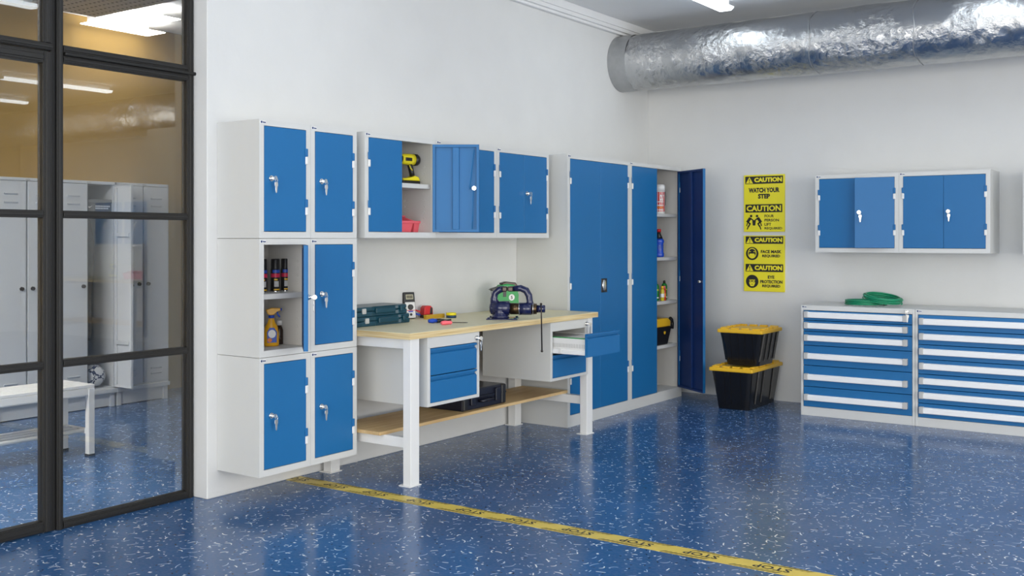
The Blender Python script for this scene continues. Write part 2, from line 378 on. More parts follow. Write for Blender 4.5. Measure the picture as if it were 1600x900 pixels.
# ------------------------------------------------------------------ foil duct along the back wall
b = B(); n = 56; rings = []
AY, AZ, AR = -0.50, 2.838, 0.235
duct = thing('foil_duct', 'large silver duct wrapped in crumpled foil below the ceiling', 'duct', (0, AY, AZ))
NX = 330
for k in range(NX + 1):
    x = 0.16 + (9.95 - 0.16) * k / NX; r_ = []
    for i in range(n):
        a = 2 * PI * i / n; c, s_ = math.cos(a), math.sin(a)
        q = Vector((x * 2.6, c * 0.9, s_ * 0.9))
        d = 0.006 * noise.fractal(q, 0.9, 2.2, 4) + 0.005 * abs(noise.noise(q * 4.3)) + 0.003 * noise.noise(q * 11)
        r_.append((x, (AR + d) * c, (AR + d) * s_))
    rings.append(r_)
b.loft(rings, False); b.build('foil_wrap', M['foil'], duct, fix=True)
B().cyl((0.002, 0, 0), (0.165, 0, 0), AR + 0.002, n=56, caps=False).build('end_collar', M['galv'], duct)
for x in (1.72, 2.47, 4.6, 6.4, 8.2):
    B().tube([(x + 0.01 * math.sin(i * 0.7), (AR + 0.004) * math.cos(2 * PI * i / 40), (AR + 0.004) * math.sin(2 * PI * i / 40)) for i in range(40)], 0.0035, 6, True).build('seam', M['galv'], duct)

# ------------------------------------------------------------------ steel cabinets: local x right, y into the wall, z up
def badge(w_, h, parent, x=0.008, z=-0.014):
    b = B(); y = -0.0006; zc = h + z
    b.box(x - 0.002, x + 0.036, y, 0.0, zc - 0.007, zc + 0.007)
    b.mi = 1; ring = [(x + 0.007 + 0.006 * math.cos(a), y - 0.0006, zc + 0.006 * math.sin(a)) for a in [2 * PI * i / 12 for i in range(12)]]
    b.poly(ring)
    b.box(x + 0.016, x + 0.021, y - 0.0006, y, zc - 0.004, zc + 0.003); b.box(x + 0.022, x + 0.027, y - 0.0006, y, zc - 0.004, zc + 0.002); b.box(x + 0.028, x + 0.034, y - 0.0006, y, zc - 0.004, zc + 0.002)
    return b.build('badge', [M['white'], M['navy']], parent)
def lock(parent, x, z, sgn=1):
    b = B(); y = -0.003
    b.cyl((x, y, z), (x, y - 0.006, z), 0.015, 0.0145, 16); b.cyl((x, y - 0.006, z), (x, y - 0.016, z), 0.0115, 0.010, 16)
    b.build('lock', M['steel'], parent)
    k = B(); k.box(x - 0.0012, x + 0.0012, y - 0.026, y - 0.012, z - 0.004, z + 0.004)
    k.cyl((x - 0.0014, y - 0.034, z), (x + 0.0014, y - 0.034, z), 0.012, n=12)
    k.tube([(x + 0.012 * (1 + math.cos(a)) * sgn * 0.6, y - 0.034, z - 0.010 + 0.010 * math.sin(a)) for a in [2 * PI * i / 12 for i in range(12)]], 0.0013, 5, True)
    cx = x + 0.010 * sgn
    k.prism([(cx - 0.010, z - 0.020), (cx + 0.010, z - 0.020), (cx + 0.011, z - 0.036), (cx + 0.006, z - 0.044), (cx + 0.004, z - 0.072), (cx - 0.001, z - 0.076), (cx - 0.004, z - 0.070), (cx - 0.005, z - 0.044), (cx - 0.011, z - 0.036)], y - 0.030, y - 0.027, 'y', 0.0006)
    k.build('key', M['keysteel'], parent)
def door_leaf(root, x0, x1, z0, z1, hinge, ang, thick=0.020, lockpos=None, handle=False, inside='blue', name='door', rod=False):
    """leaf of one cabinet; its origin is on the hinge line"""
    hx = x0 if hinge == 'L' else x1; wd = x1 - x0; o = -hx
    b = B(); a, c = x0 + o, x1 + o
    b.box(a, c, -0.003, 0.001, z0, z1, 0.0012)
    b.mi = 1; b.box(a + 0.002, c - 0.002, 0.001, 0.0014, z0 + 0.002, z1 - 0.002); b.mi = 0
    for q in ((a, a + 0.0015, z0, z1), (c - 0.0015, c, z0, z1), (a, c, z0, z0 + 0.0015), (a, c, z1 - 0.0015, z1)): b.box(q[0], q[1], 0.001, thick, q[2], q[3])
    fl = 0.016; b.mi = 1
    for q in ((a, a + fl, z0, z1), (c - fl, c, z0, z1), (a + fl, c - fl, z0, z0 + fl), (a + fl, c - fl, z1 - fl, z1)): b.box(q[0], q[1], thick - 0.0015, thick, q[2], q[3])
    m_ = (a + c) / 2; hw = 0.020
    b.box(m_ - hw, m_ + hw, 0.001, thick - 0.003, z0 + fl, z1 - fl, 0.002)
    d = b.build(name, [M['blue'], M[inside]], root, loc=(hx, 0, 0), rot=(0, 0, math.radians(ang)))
    if lockpos: lock(d, lockpos[0] + o, lockpos[1])
    if handle:
        hb = B(); hx_, hz = handle[0] + o, handle[1]
        hb.box(hx_ - 0.042, hx_ + 0.042, -0.007, -0.003, hz - 0.052, hz + 0.052, 0.002); hb.build('handle_plate', M['black'], d)
        hb = B(); hb.ball((hx_, -0.008, hz), 0.030, 0.008, 0.045); hb.build('handle', M['steel'], d)
    if rod:
        far = c if hinge == 'L' else a; s_ = 1 if hinge == 'L' else -1; zc = (z0 + z1) / 2
        rb = B(); rx = far - s_ * 0.038
        rb.tube([(far - s_ * 0.03, thick + 0.004, z1 - 0.03), (far - s_ * 0.058, thick + 0.006, zc - 0.005), (far - s_ * 0.035, thick + 0.006, zc)], 0.0028, 6)
        rb.tube([(far - s_ * 0.035, thick + 0.006, zc), (far - s_ * 0.042, thick + 0.004, z0 + 0.02)], 0.0028, 6); rb.build('locking_rod', M['blue'], d)
        rb = B(); rb.cyl((far - s_ * 0.030, thick, zc), (far - s_ * 0.030, thick + 0.014, zc), 0.013, n=14); rb.build('lock_nut', M['steel'], d)
    return d
def hinge(root, x, z, hh=0.042, up='blue', s_=1):
    b = B(); b.box(x - 0.009, x + 0.009, -0.010, -0.002, z, z + hh, 0.003); b.mi = 1; b.box(x - 0.009, x + 0.009, -0.010, -0.002, z - hh, z - 0.001, 0.003)
    b.build('hinge', [M[up], M['white']], root)
def carcass(root, wd, d, h, st, top, bot, shelves=(), kick=0.0, shelf_y=0.03, mid=None, shelf_t=0.028, holes=None):
    t = 0.012; b = B()
    b.box(0, t, 0.0155, d, 0, h); b.box(wd - t, wd, 0.0155, d, 0, h)
    b.box(t, wd - t, 0.0155, d, h - t, h); b.box(t, wd - t, 0.0165, d, bot - t, bot - 0.0005)
    b.mi = 1; b.box(t, wd - t, d - t, d, bot, h - t); b.mi = 0
    b.box(0, st, 0, 0.016, bot, h - top); b.box(wd - st, wd, 0, 0.016, bot, h - top)
    b.box(0, wd, 0, 0.016, h - top, h); b.box(0, wd, 0, 0.016, 0, bot)
    # inner liners give the inside its own colour
    b.mi = 1; b.box(t, t + 0.001, 0.017, d - t, bot, h - t); b.box(wd - t - 0.001, wd - t, 0.017, d - t, bot, h - t)
    c = b.build('carcass', [M['grey'], M['inside']], root)
    for z in shelves: B().box(t + 0.003, wd - t - 0.003, shelf_y, d - t - 0.002, z - shelf_t, z, 0.002).build('shelf', M['grey'], root)
    if holes:
        hb = B()
        for (z0, z1) in holes:
            z = z0
            while z < z1:
                for yy in (0.085, d - 0.085):
                    hb.tube([(wd - t - 0.0015, yy + 0.008 * math.cos(a), z + 0.008 * math.sin(a)) for a in [2 * PI * i / 10 for i in range(10)]], 0.0014, 5, True)
                z += 0.038
        tag(hb.build('punched_holes', M['inside'], root), kind='stuff')
    return c

RA = PI / 2   # front faces +X (left wall)
# --- six stacked lockers on the left wall
def locker(label, loc, opened=False):
    wd, d, h = 0.352, 0.322, 0.6012
    t = thing('locker', label, 'locker', loc, RA, 'blue door lockers stacked on the left wall')
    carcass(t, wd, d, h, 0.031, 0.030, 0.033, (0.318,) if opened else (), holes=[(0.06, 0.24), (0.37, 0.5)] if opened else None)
    door_leaf(t, 0.0335, wd - 0.0335, 0.0355, h - 0.0325, 'R', 48 if opened is True else 0, lockpos=(0.075, 0.305), inside='navy' if opened else 'blue')  # open leaf: the inside's shade is put into the darker blue
    for f in (0.26, 0.755): hinge(t, wd - 0.0325, h - 0.03 - f * 0.54)
    badge(wd, h, t)
    return t
z3 = (0.142, 0.7455, 1.349); y2 = (-4.802, -4.4485)
L0 = locker('closed blue locker in the top left of the block of six', (0.323, y2[0], z3[2]))
dup(L0, (0.323, y2[1], z3[2]), label='closed blue locker in the top right of the block of six')
LO = locker('open locker holding spray cans, middle left of the block of six', (0.323, y2[0], z3[1]), True)
dup(L0, (0.323, y2[1], z3[1]), label='closed blue locker beside the open one, middle right of the block')
dup(L0, (0.323, y2[0], z3[0]), label='closed blue locker in the bottom left of the block of six')
dup(L0, (0.323, y2[1], z3[0]), label='closed blue locker in the bottom right of the block of six')

# --- wall cabinets
def wall_cabinet(label, loc, rz, right=0.0, shelf=False, group='blue wall cabinets', rod=False):
    wd, d, h = 0.6315, 0.330, 0.600
    t = thing('wall_cabinet', label, 'cabinet', loc, rz, group)
    carcass(t, wd, d, h, 0.030, 0.030, 0.033, (0.326,) if shelf else (), holes=[(0.08, 0.28), (0.36, 0.5)] if shelf else None)
    c = wd / 2
    door_leaf(t, 0.0315, c - 0.001, 0.0355, h - 0.0325, 'L', 0)
    door_leaf(t, c + 0.001, wd - 0.0315, 0.0355, h - 0.0325, 'R', right, lockpos=(c + 0.032, 0.305), rod=rod)
    for f in (0.235, 0.745):
        hinge(t, 0.0305, h - 0.03 - f * 0.536); hinge(t, wd - 0.0305, h - 0.03 - f * 0.536)
    badge(wd, h, t)
    return t
ga = 'wall cabinets over the workbench'
wall_cabinet('wall cabinet with one door swung wide open, drill inside', (0.333, -4.042, 1.351), RA, 125, True, ga, True)
C0 = wall_cabinet('closed blue wall cabinet half hidden behind an open door', (0.333, -3.409, 1.351), RA, 0, False, ga)
dup(C0, (0.333, -2.776, 1.351), label='closed blue wall cabinet beside the tall cabinets')
gb = 'wall cabinets over the drawer cabinets'
wall_cabinet('wall cabinet with its right door slightly ajar, nearest the caution signs', (1.636, -0.331, 1.240), 0, 14, False, gb)
c = dup(C0, (2.2685, -0.331, 1.240), 0, 'fully closed blue wall cabinet over the right drawer cabinet'); c['group'] = gb
c = dup(C0, (3.112, -0.331, 1.230), 0, 'wall cabinet cut off by the right edge of the photo'); c['group'] = gb

# --- tall cabinets
def tall(label, loc, right=0.0, shelves=(), handle=True):
    wd, d, h = 0.917, 0.438, 1.950
    t = thing('tall_cabinet', label, 'cabinet', loc, RA, 'tall blue cupboards at the end of the left wall')
    carcass(t, wd, d, h, 0.034, 0.031, 0.083, shelves, shelf_y=0.035)
    c = wd / 2
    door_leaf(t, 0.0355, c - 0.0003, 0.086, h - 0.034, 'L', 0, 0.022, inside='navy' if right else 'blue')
    door_leaf(t, c + 0.0003, wd - 0.0355, 0.086, h - 0.034, 'R', right, 0.022, handle=(c + 0.052, 0.995) if handle else None, inside='navy' if right else 'blue')  # insides turned from the light get their shade from a darker colour
    for f in (0.075, 0.485, 0.855):
        hinge(t, 0.0345, h - 0.031 - f * 1.836, 0.046); hinge(t, wd - 0.0345, h - 0.031 - f * 1.836, 0.046)
    badge(wd, h, t)
    return t
tall('tall closed blue double door cupboard beside the workbench', (0.440, -2.066, 0))
TO = tall('tall cupboard with its right door open showing shelves of bottles', (0.440, -1.147, 0), 55, (0.455, 0.823, 1.190, 1.555), handle=False)
for ch in TO.children:
    if ch.name.startswith('door') and abs(ch.rotation_euler.z) > 0.1:
        lb = B(); lb.box(-0.40, -0.375, 0.022, 0.040, 0.985, 1.005, 0.002); lb.build('lock_nut', M['steel'], ch)

# --- drawer cabinets under the back wall
def handle_geo(t, x0, x1, z):
    pr = [(0.0, 0.020), (-0.020, 0.020), (-0.031, 0.010), (-0.031, -0.019), (-0.026, -0.023), (-0.022, -0.019), (-0.022, 0.006), (0.0, 0.010)]
    return B().prism([(y, z + q) for y, q in pr], x0, x1, 'x')
def drawer_cabinet(label, loc, bounds, offs, locked=True):
    wd, d, h = 0.838, 0.560, 0.838
    t = thing('drawer_cabinet', label, 'cabinet', loc, 0, 'blue drawer cabinets at the back wall')
    b = B(); b.box(0, 0.018, 0, d, 0, h, 0.0015); b.box(wd - 0.018, wd, 0, d, 0, h, 0.0015); b.box(0.018, wd - 0.018, 0.001, d, h - 0.036, h, 0.001); b.box(0.018, wd - 0.018, 0.001, d, 0, bounds[-1], 0.001)
    b.box(0.018, wd - 0.018, d - 0.01, d, bounds[-1], h - 0.036)
    b.build('carcass', M['grey'], t)
    for z1, z0, o in zip(bounds[:-1], bounds[1:], offs):
        db = B(); db.box(0.0205, wd - 0.0205, 0.0, 0.018, z0 + 0.002, z1 - 0.002, 0.0015); db.mi = 1; db.box(0.04, wd - 0.04, 0.018, d - 0.05, z0 + 0.012, z1 - 0.014)
        dr = db.build('drawer', [M['blue'], M['navy']], t)
        handle_geo(dr, 0.062, wd - 0.078, z1 - o).build('handle', M['alu'], dr)
        for x in (0.032, wd - 0.078):
            cb = B(); cb.box(x, x + 0.030, -0.036, 0.0, z1 - o - 0.024, z1 - o + 0.024, 0.003); cb.build('handle_cap', M['cap'], dr)
    badge(wd, h, t, 0.010, -0.012)
    if locked: lock(t, wd - 0.055, h - 0.020)
    return t
drawer_cabinet('drawer cabinet of six blue drawers with green hoses on top', (1.604, -0.5655, 0), [0.800, 0.724, 0.641, 0.534, 0.382, 0.221, 0.067], [0.031, 0.037, 0.048, 0.078, 0.085, 0.080])
drawer_cabinet('drawer cabinet of seven equal drawers cut by the right edge', (2.444, -0.5655, 0), [0.802, 0.694, 0.588, 0.483, 0.377, 0.274, 0.168, 0.065], [0.047] * 7, False)

# ------------------------------------------------------------------ workbench
wb = thing('workbench', 'white framed workbench with a pale layered plywood top', 'workbench', (0.36, -3.086, 0))
T0 = Matrix.Translation((-0.36, 3.086, 0))
def wpart(name, fn, m, parent=wb):
    b = B(); b.T = T0; fn(b); return b.build(name, m, parent)
def ft(b):
    b.box(0.003, 0.705, -4.090, -2.090, 0.802, 0.8345, 0.0); b.mi = 1; b.box(0.003, 0.705, -4.090, -2.090, 0.8345, 0.8365, 0.0006)
wpart('worktop', ft, [M['plyedge'], M['lino']])
for (x0, x1) in ((0.635, 0.690), (0.030, 0.092)):
    for (y0, y1) in ((-4.064, -3.992), (-2.216, -2.140)):
        lg = wpart('leg', lambda b: b.box(x0, x1, y0, y1, 0.006, 0.802, 0.002), M['white'])
        wpart('foot_plate', lambda b: b.box(x0 - 0.022, x1 + 0.006, y0 - 0.012, y1 + 0.012, 0, 0.006, 0.001), M['white'], lg)
for (y0, y1) in ((-4.050, -4.006), (-2.200, -2.156)):
    wpart('top_rail', lambda b: b.box(0.092, 0.635, y0, y1, 0.745, 0.802, 0.002), M['white'])
    wpart('shelf_rail', lambda b: b.box(0.092, 0.635, y0, y1, 0.205, 0.262, 0.002), M['white'])
wpart('lower_shelf', lambda b: b.box(0.10, 0.485, -4.085, -2.135, 0.262, 0.281, 0.001), M['shelfwood'])
def drawer_unit(label, y0, y1, pulled):
    wd = y1 - y0; d = 0.55; z0, z1 = 0.416, 0.800; h = z1 - z0
    t = thing('drawer_unit', label, 'drawers', (0.694, y0, z0), RA, 'drawer units hung under the workbench')
    b = B(); b.box(0, 0.012, 0.0135, d, 0, h); b.box(wd - 0.012, wd, 0.0135, d, 0, h); b.box(0.012, wd - 0.012, 0.0145, d, h - 0.012, h); b.box(0.012, wd - 0.012, 0.0145, d, 0, 0.012)
    b.box(0, wd, 0, 0.014, h - 0.060, h, 0.001); b.box(0, wd, 0, 0.014, 0, 0.019, 0.001); b.box(0, 0.023, 0, 0.014, 0.019, h - 0.06, 0.001); b.box(wd - 0.027, wd, 0, 0.014, 0.019, h - 0.06, 0.001)
    b.mi = 1; b.box(0.012, wd - 0.012, d - 0.012, d, 0.012, h - 0.012)
    b.build('carcass', [M['grey'], M['inside']], t)
    for k, (a, c) in enumerate(((0.173, h - 0.063), (0.021, 0.168))):
        pull = 0.262 if (pulled and k == 0) else 0.0; db = B()
        x0, x1 = 0.0245, wd - 0.0285
        # folded front: finger groove along the top edge
        pr = [(0.018, a), (-0.002, a), (-0.002, c - 0.036), (0.004, c - 0.030), (0.013, c - 0.026), (0.013, c - 0.014), (-0.004, c - 0.012), (-0.004, c), (0.018, c)]
        db.prism(pr, x0, x1, 'x'); dr = db.build('drawer', M['blue'], t, loc=(0, -pull, 0))
        if pull:
            rb = B()
            for x in (x0 + 0.018, x1 - 0.020):
                rb.box(x, x + 0.002, 0.014, 0.50, a + 0.012, a + 0.112)
            rb.box(x0 + 0.018, x1 - 0.018, 0.014, 0.5, a + 0.012, a + 0.015); rb.box(x0 + 0.018, x1 - 0.018, 0.498, 0.5, a + 0.012, a + 0.10)
            rb.mi = 1; zz = a + 0.052
            for q in range(22):
                y = 0.02 + q * 0.012; rb.box(x0 + 0.0172, x0 + 0.0178, y, y + 0.005, zz, zz + 0.026)
            rb.build('drawer_side', [M['white'], M['cap']], dr)
            sb = B(); sb.box(x0 + 0.006, x0 + 0.017, 0.016, 0.40, a + 0.010, a + 0.040, 0.002); sb.build('slide', M['alu'], dr)
            sb = B(); sb.box(x0 + 0.003, x0 + 0.007, 0.20, 0.222, a + 0.014, a + 0.052, 0.002); sb.build('slide_stop', M['white'], dr)
            ib = B(); ib.box(x0 + 0.022, x1 - 0.022, 0.03, 0.48, a + 0.088, a + 0.104, 0.004); ib.build('tray_insert', M['inside'], dr); ib = B(); ib.box(x0 + 0.024, x0 + 0.044, 0.03, 0.42, a + 0.104, a + 0.117, 0.002); ib.build('green_strip', M['green'], dr)
    lock(t, wd - 0.030, h - 0.035, 0.6)
    return t
drawer_unit('closed two drawer blue unit under the bench near the front leg', -3.926, -3.450, False)
drawer_unit('two drawer unit under the bench with its top drawer pulled out', -2.678, -2.208, True)

# ------------------------------------------------------------------ safety signs
def sign(label, z0, z1, fn, cx=(0.913, 1.270)):
    t = thing('caution_sign', label, 'sign', ((cx[0] + cx[1]) / 2, -0.001, z0), 0, 'yellow caution boards on the back wall')
    W = cx[1] - cx[0]; H_ = z1 - z0
    B().box(-W / 2, W / 2, -0.012, 0, 0, H_, 0.002).build('board', M['signyellow'], t)
    def mk(px0, py0, pw, ph, y): return lambda u, v: (-W / 2 + (u - px0) / pw * W, y, H_ - (v - py0) / ph * H_)
    fn(t, mk)
    return t
def rect(b, mp, x0, x1, y0, y1): b.poly([mp(x0, y0), mp(x1, y0), mp(x1, y1), mp(x0, y1)])
def disc(b, mp, cx, cy, rx, ry, n=20): b.poly([mp(cx + rx * math.cos(2 * PI * i / n), cy + ry * math.sin(2 * PI * i / n)) for i in range(n)])
def txt(t, mp, s, x0, x1, y0, y1, bold=0.025, m_='signblack'): B().text(s, x0, x1, y1, y0, mp, bold).build('lettering', M[m_], t)
def bar(b, mp, p, q, wd):
    d = Vector((q[0] - p[0], q[1] - p[1])); d.normalize(); nrm = Vector((-d.y, d.x)) * wd / 2
    b.poly([mp(p[0] + nrm.x, p[1] + nrm.y), mp(q[0] + nrm.x, q[1] + nrm.y), mp(q[0] - nrm.x, q[1] - nrm.y), mp(p[0] - nrm.x, p[1] - nrm.y)])
KY = [M['signblack'], M['signyellow']]
def head(t, mp, mp2, mp3, y0, y1):
    b = B(); rect(b, mp, 66, 332, y0, y1); b.build('header_bar', M['signblack'], t)
    txt(t, mp2, 'CAUTION', 130, 325, y0 + 9, y1 - 11, 0.06, 'signyellow')
    b = B(); b.mi = 1; b.poly([mp2(96, y0 + 3), mp2(122, y1 - 4), mp2(70, y1 - 4)]); b.mi = 0
    bar(b, mp3, (96, y0 + 17), (96, y1 - 20), 6); disc(b, mp3, 96, y1 - 12, 4, 4, 8); b.build('warning_triangle', KY, t)
def s1(t, mk):
    mp, mp2, mp3 = (mk(55, 62, 288, 398, -0.0130 - 0.0008 * i) for i in range(3))
    head(t, mp, mp2, mp3, 72, 125)
    txt(t, mp, 'WATCH YOUR', 90, 308, 152, 187, 0.055); txt(t, mp, 'STEP', 157, 242, 195, 229, 0.055)
    b = B(); rect(b, mp, 68, 327, 268, 325); b.build('header_bar', M['signblack'], t); txt(t, mp2, 'CAUTION', 76, 318, 276, 317, 0.035, 'signyellow')
    for s_, a, c in (('FOUR', 203, 268), ('PERSON', 203, 304), ('LIFT', 203, 250), ('REQUIRED', 203, 326)):
        q = {'FOUR': 341, 'PERSON': 370, 'LIFT': 399, 'REQUIRED': 428}[s_]; txt(t, mp, s_, a, c, q, q + 19, 0.03)
    k = B()
    for sx in (1, -1):
        X = lambda u: 129 + sx * (u - 129)
        disc(k, mp, X(108), 350, 9, 9, 12)
        bar(k, mp, (X(103), 362), (X(80), 395), 20); bar(k, mp, (X(102), 364), (X(128), 385), 9)
        bar(k, mp, (X(84), 392), (X(102), 405), 11); bar(k, mp, (X(102), 402), (X(88), 425), 10); bar(k, mp, (X(88), 422), (X(80), 444), 8); bar(k, mp, (X(82), 398), (X(76), 420), 7)
    k.poly([mp(116, 384), mp(142, 384), mp(138, 416), mp(120, 416)]); k.build('pictogram', M['signblack'], t)
def s2(t, mk):
    mp, mp2, mp3, mp4 = (mk(52, 487, 290, 391, -0.0130 - 0.0008 * i) for i in range(4))
    head(t, mp, mp2, mp3, 493, 544); head(t, mp, mp2, mp3, 686, 740)
    txt(t, mp, 'FACE MASK', 175, 320, 588, 610, 0.045); txt(t, mp, 'REQUIRED', 185, 311, 619, 641, 0.045)
    txt(t, mp, 'EYE', 224, 271, 765, 787, 0.045); txt(t, mp, 'PROTECTION', 170, 327, 797, 820, 0.045); txt(t, mp, 'REQUIRED', 185, 312, 828, 850, 0.045)
    for cy, eye in ((613, False), (808, True)):
        k = B(); disc(k, mp, 113, cy, 45, 46, 26)
        if not eye:
            k.mi = 1; disc(k, mp2, 113, cy - 2, 31, 37, 20); k.mi = 0; disc(k, mp3, 113, cy - 3, 26, 30, 18)
            k.mi = 1; k.poly([mp4(x_, z_) for x_, z_ in ((96, cy), (130, cy), (134, cy + 14), (122, cy + 30), (104, cy + 30), (92, cy + 14))])
            bar(k, mp4, (90, cy - 12), (104, cy - 14), 4); bar(k, mp4, (122, cy - 14), (136, cy - 12), 4)
        else:
            k.mi = 1; k.poly([mp2(x_, z_) for x_, z_ in ((92, cy - 12), (134, cy - 12), (134, cy + 14), (124, cy + 34), (102, cy + 34), (92, cy + 14))]); k.mi = 0
            rect(k, mp3, 84, 142, cy - 6, cy - 2); disc(k, mp3, 102, cy - 1, 11, 8, 12); disc(k, mp3, 124, cy - 1, 11, 8, 12); bar(k, mp3, (106, cy + 20), (120, cy + 20), 3)
            k.mi = 1; disc(k, mp4, 102, cy - 1, 7, 5, 10); disc(k, mp4, 124, cy - 1, 7, 5, 10)
        k.build('pictogram', KY, t)
sign('upper yellow caution board reading watch your step, four person lift', 1.403, 1.880, s1)
sign('lower yellow caution board about face mask and eye protection', 0.902, 1.371, s2)

# ------------------------------------------------------------------ floor tape
tp = thing('floor_tape', 'yellow hazard tape with black STOP lettering across the blue floor', 'tape', (2.6, -4.27, 0))
tp.location = (0, -4.27, 0)
M['tape'] = mat('yellow_tape', (0.74, 0.55, 0.09), 0.35, vary=0.12, vscale=9)
B().box(0.002, 6.2, -0.055, 0.055, 0, 0.001).build('strip', M['tape'], tp)
XS = [0.03, 0.329, 0.619, 0.927, 1.248, 1.554, 1.87, 2.175, 2.485, 2.80] + [2.80 + 0.31 * i for i in range(1, 11)]
for i, x in enumerate(XS):
    B().text('STOP', x - 0.080, x + 0.080, -0.022, 0.022, lambda u, v, x=x: (2 * x - u, -v, 0.0016), 0.02).build('lettering', M['signblack'], tp)
    k = B()
    for q in range(9):
        for sg, o in ((1, 0.035), (-1, -0.075)):
            xx = x + o + (q - 4) * 0.0235; y0, y1 = (0.032, 0.054) if sg > 0 else (-0.054, -0.032)
            if xx < 0.02: continue
            k.poly([(xx, y0, 0.0016), (xx + 0.010, y0, 0.0016), (xx + 0.032, y1, 0.0016), (xx + 0.022, y1, 0.0016)])
    tag(k.build('edge_hatching', M['signblack'], tp), kind='stuff')

# ------------------------------------------------------------------ storage bins in the corner
def storage_bin(label, x0, x1, y0, y1, z0, h, tx, ribs):
    """tapered black tub with a yellow lid; x0.. are the lid's outline"""
    cx, cy = (x0 + x1) / 2, (y0 + y1) / 2; hw, hd = (x1 - x0) / 2, (y1 - y0) / 2
    t = thing('storage_bin', label, 'bin', (cx, cy, z0), 0, 'black storage bins with yellow lids')
    def outline(f, z):
        a, c = (hw - 0.012) - tx * (1 - f), (hd - 0.012) - tx * (1 - f); r = 0.03; pts = []
        for (sx, sy, a0) in ((1, 1, 0), (-1, 1, 90), (-1, -1, 180), (1, -1, 270)):
            for q in range(4):
                an = math.radians(a0 + q * 30); pts.append((sx * (a - r) + r * math.cos(an), sy * (c - r) + r * math.sin(an), z))
        return pts
    b = B(); b.loft([outline(0, 0), outline(0.02, 0.004), outline(1, h - 0.03)], True, False)
    b.build('tub', M['blackbin'], t)
    for u in ribs:
        for sgn in (1, -1):   # side ribs
            p = lambda f, off: (sgn * ((hw - 0.012) - tx * (1 - f) + off), u * hd * 1.6 - hd * 0.8)
            (xa, ya), (xb, yb) = p(0.15, 0), p(1.0, 0)
            B().loft([[(xa - sgn * 0.01, ya - 0.012, h * 0.12), (xa + sgn * 0.009, ya - 0.008, h * 0.12), (xa + sgn * 0.009, ya + 0.008, h * 0.12), (xa - sgn * 0.01, ya + 0.012, h * 0.12)],
                    [(xb - sgn * 0.01, yb - 0.014, h - 0.035), (xb + sgn * 0.010, yb - 0.010, h - 0.035), (xb + sgn * 0.010, yb + 0.010, h - 0.035), (xb - sgn * 0.01, yb + 0.014, h - 0.035)]], True, False).build('rib', M['blackbin'], t)
        yb = lambda f: -((hd - 0.012) - tx * (1 - f)); xx = (u - 0.5) * 2 * hw * 0.6
        B().loft([[(xx - 0.010, yb(0.15) + 0.01, h * 0.12), (xx - 0.007, yb(0.15) - 0.004, h * 0.12), (xx + 0.007, yb(0.15) - 0.004, h * 0.12), (xx + 0.010, yb(0.15) + 0.01, h * 0.12)],
                [(xx - 0.013, yb(1) + 0.01, h - 0.035), (xx - 0.010, yb(1) - 0.005, h - 0.035), (xx + 0.010, yb(1) - 0.005, h - 0.035), (xx + 0.013, yb(1) + 0.01, h - 0.035)]], True, False).build('rib', M['blackbin'], t)
    b = B(); b.box(-hw, hw, -hd, hd, h - 0.036, h - 0.006, 0.008, 2)
    for (a, c, e, g) in ((-hw + 0.012, hw - 0.012, -hd + 0.012, -hd + 0.045), (-hw + 0.012, hw - 0.012, hd - 0.045, hd - 0.012), (-hw + 0.012, -hw + 0.045, -hd + 0.05, hd - 0.05), (hw - 0.045, hw - 0.012, -hd + 0.05, hd - 0.05)):
        L = max(c - a, g - e); nn = 4
        for q in range(nn):
            if c - a > g - e: u0 = a + (c - a) * (q + 0.12) / nn; b.box(u0, u0 + L / nn * 0.7, e, g, h - 0.008, h + 0.006, 0.003)
            else: u0 = e + (g - e) * (q + 0.12) / nn; b.box(a, c, u0, u0 + L / nn * 0.7, h - 0.008, h + 0.006, 0.003)
    b.build('lid', M['yellow'], t)
    return t
storage_bin('larger black bin with yellow lid standing on the floor', 0.900, 1.262, -0.690, -0.030, 0, 0.335, 0.040, (0.2, 0.42, 0.8))
storage_bin('smaller black bin with yellow lid, on top of the larger one', 0.935, 1.312, -0.612, -0.175, 0.342, 0.292, 0.045, (0.1, 0.37, 0.63, 0.9))

# ------------------------------------------------------------------ hose coils on the drawer cabinet
def coil(label, c, R, turns, tilt, rot, seed, el=1.0):
    rnd = random.Random(seed); pts = []; n = 36
    for i in range(turns * n + 1):
        a = 2 * PI * i / n; tr = i / n; r = R - 0.013 * (int(tr) % 2) + 0.003 * math.sin(a * 1.7 + seed)
        pts.append((r * math.cos(a), el * r * math.sin(a), 0.006 + 0.0066 * tr))
    o = B().tube(pts, 0.0055, 8).build('hose_coil', M['hose'], loc=c, rot=(tilt[0], tilt[1], rot))
    return tag(o, label, 'hose', 'green hose coils on the drawer cabinet')
coil('flat coil of green hose lying on the drawer cabinet', (2.005, -0.27, 0.838), 0.148, 5, (0, 0), 0, 1)
coil('tilted coil of green hose leaning on the flat coil', (2.130, -0.27, 0.869), 0.140, 6, (math.radians(5), math.radians(9)), 0, 2)

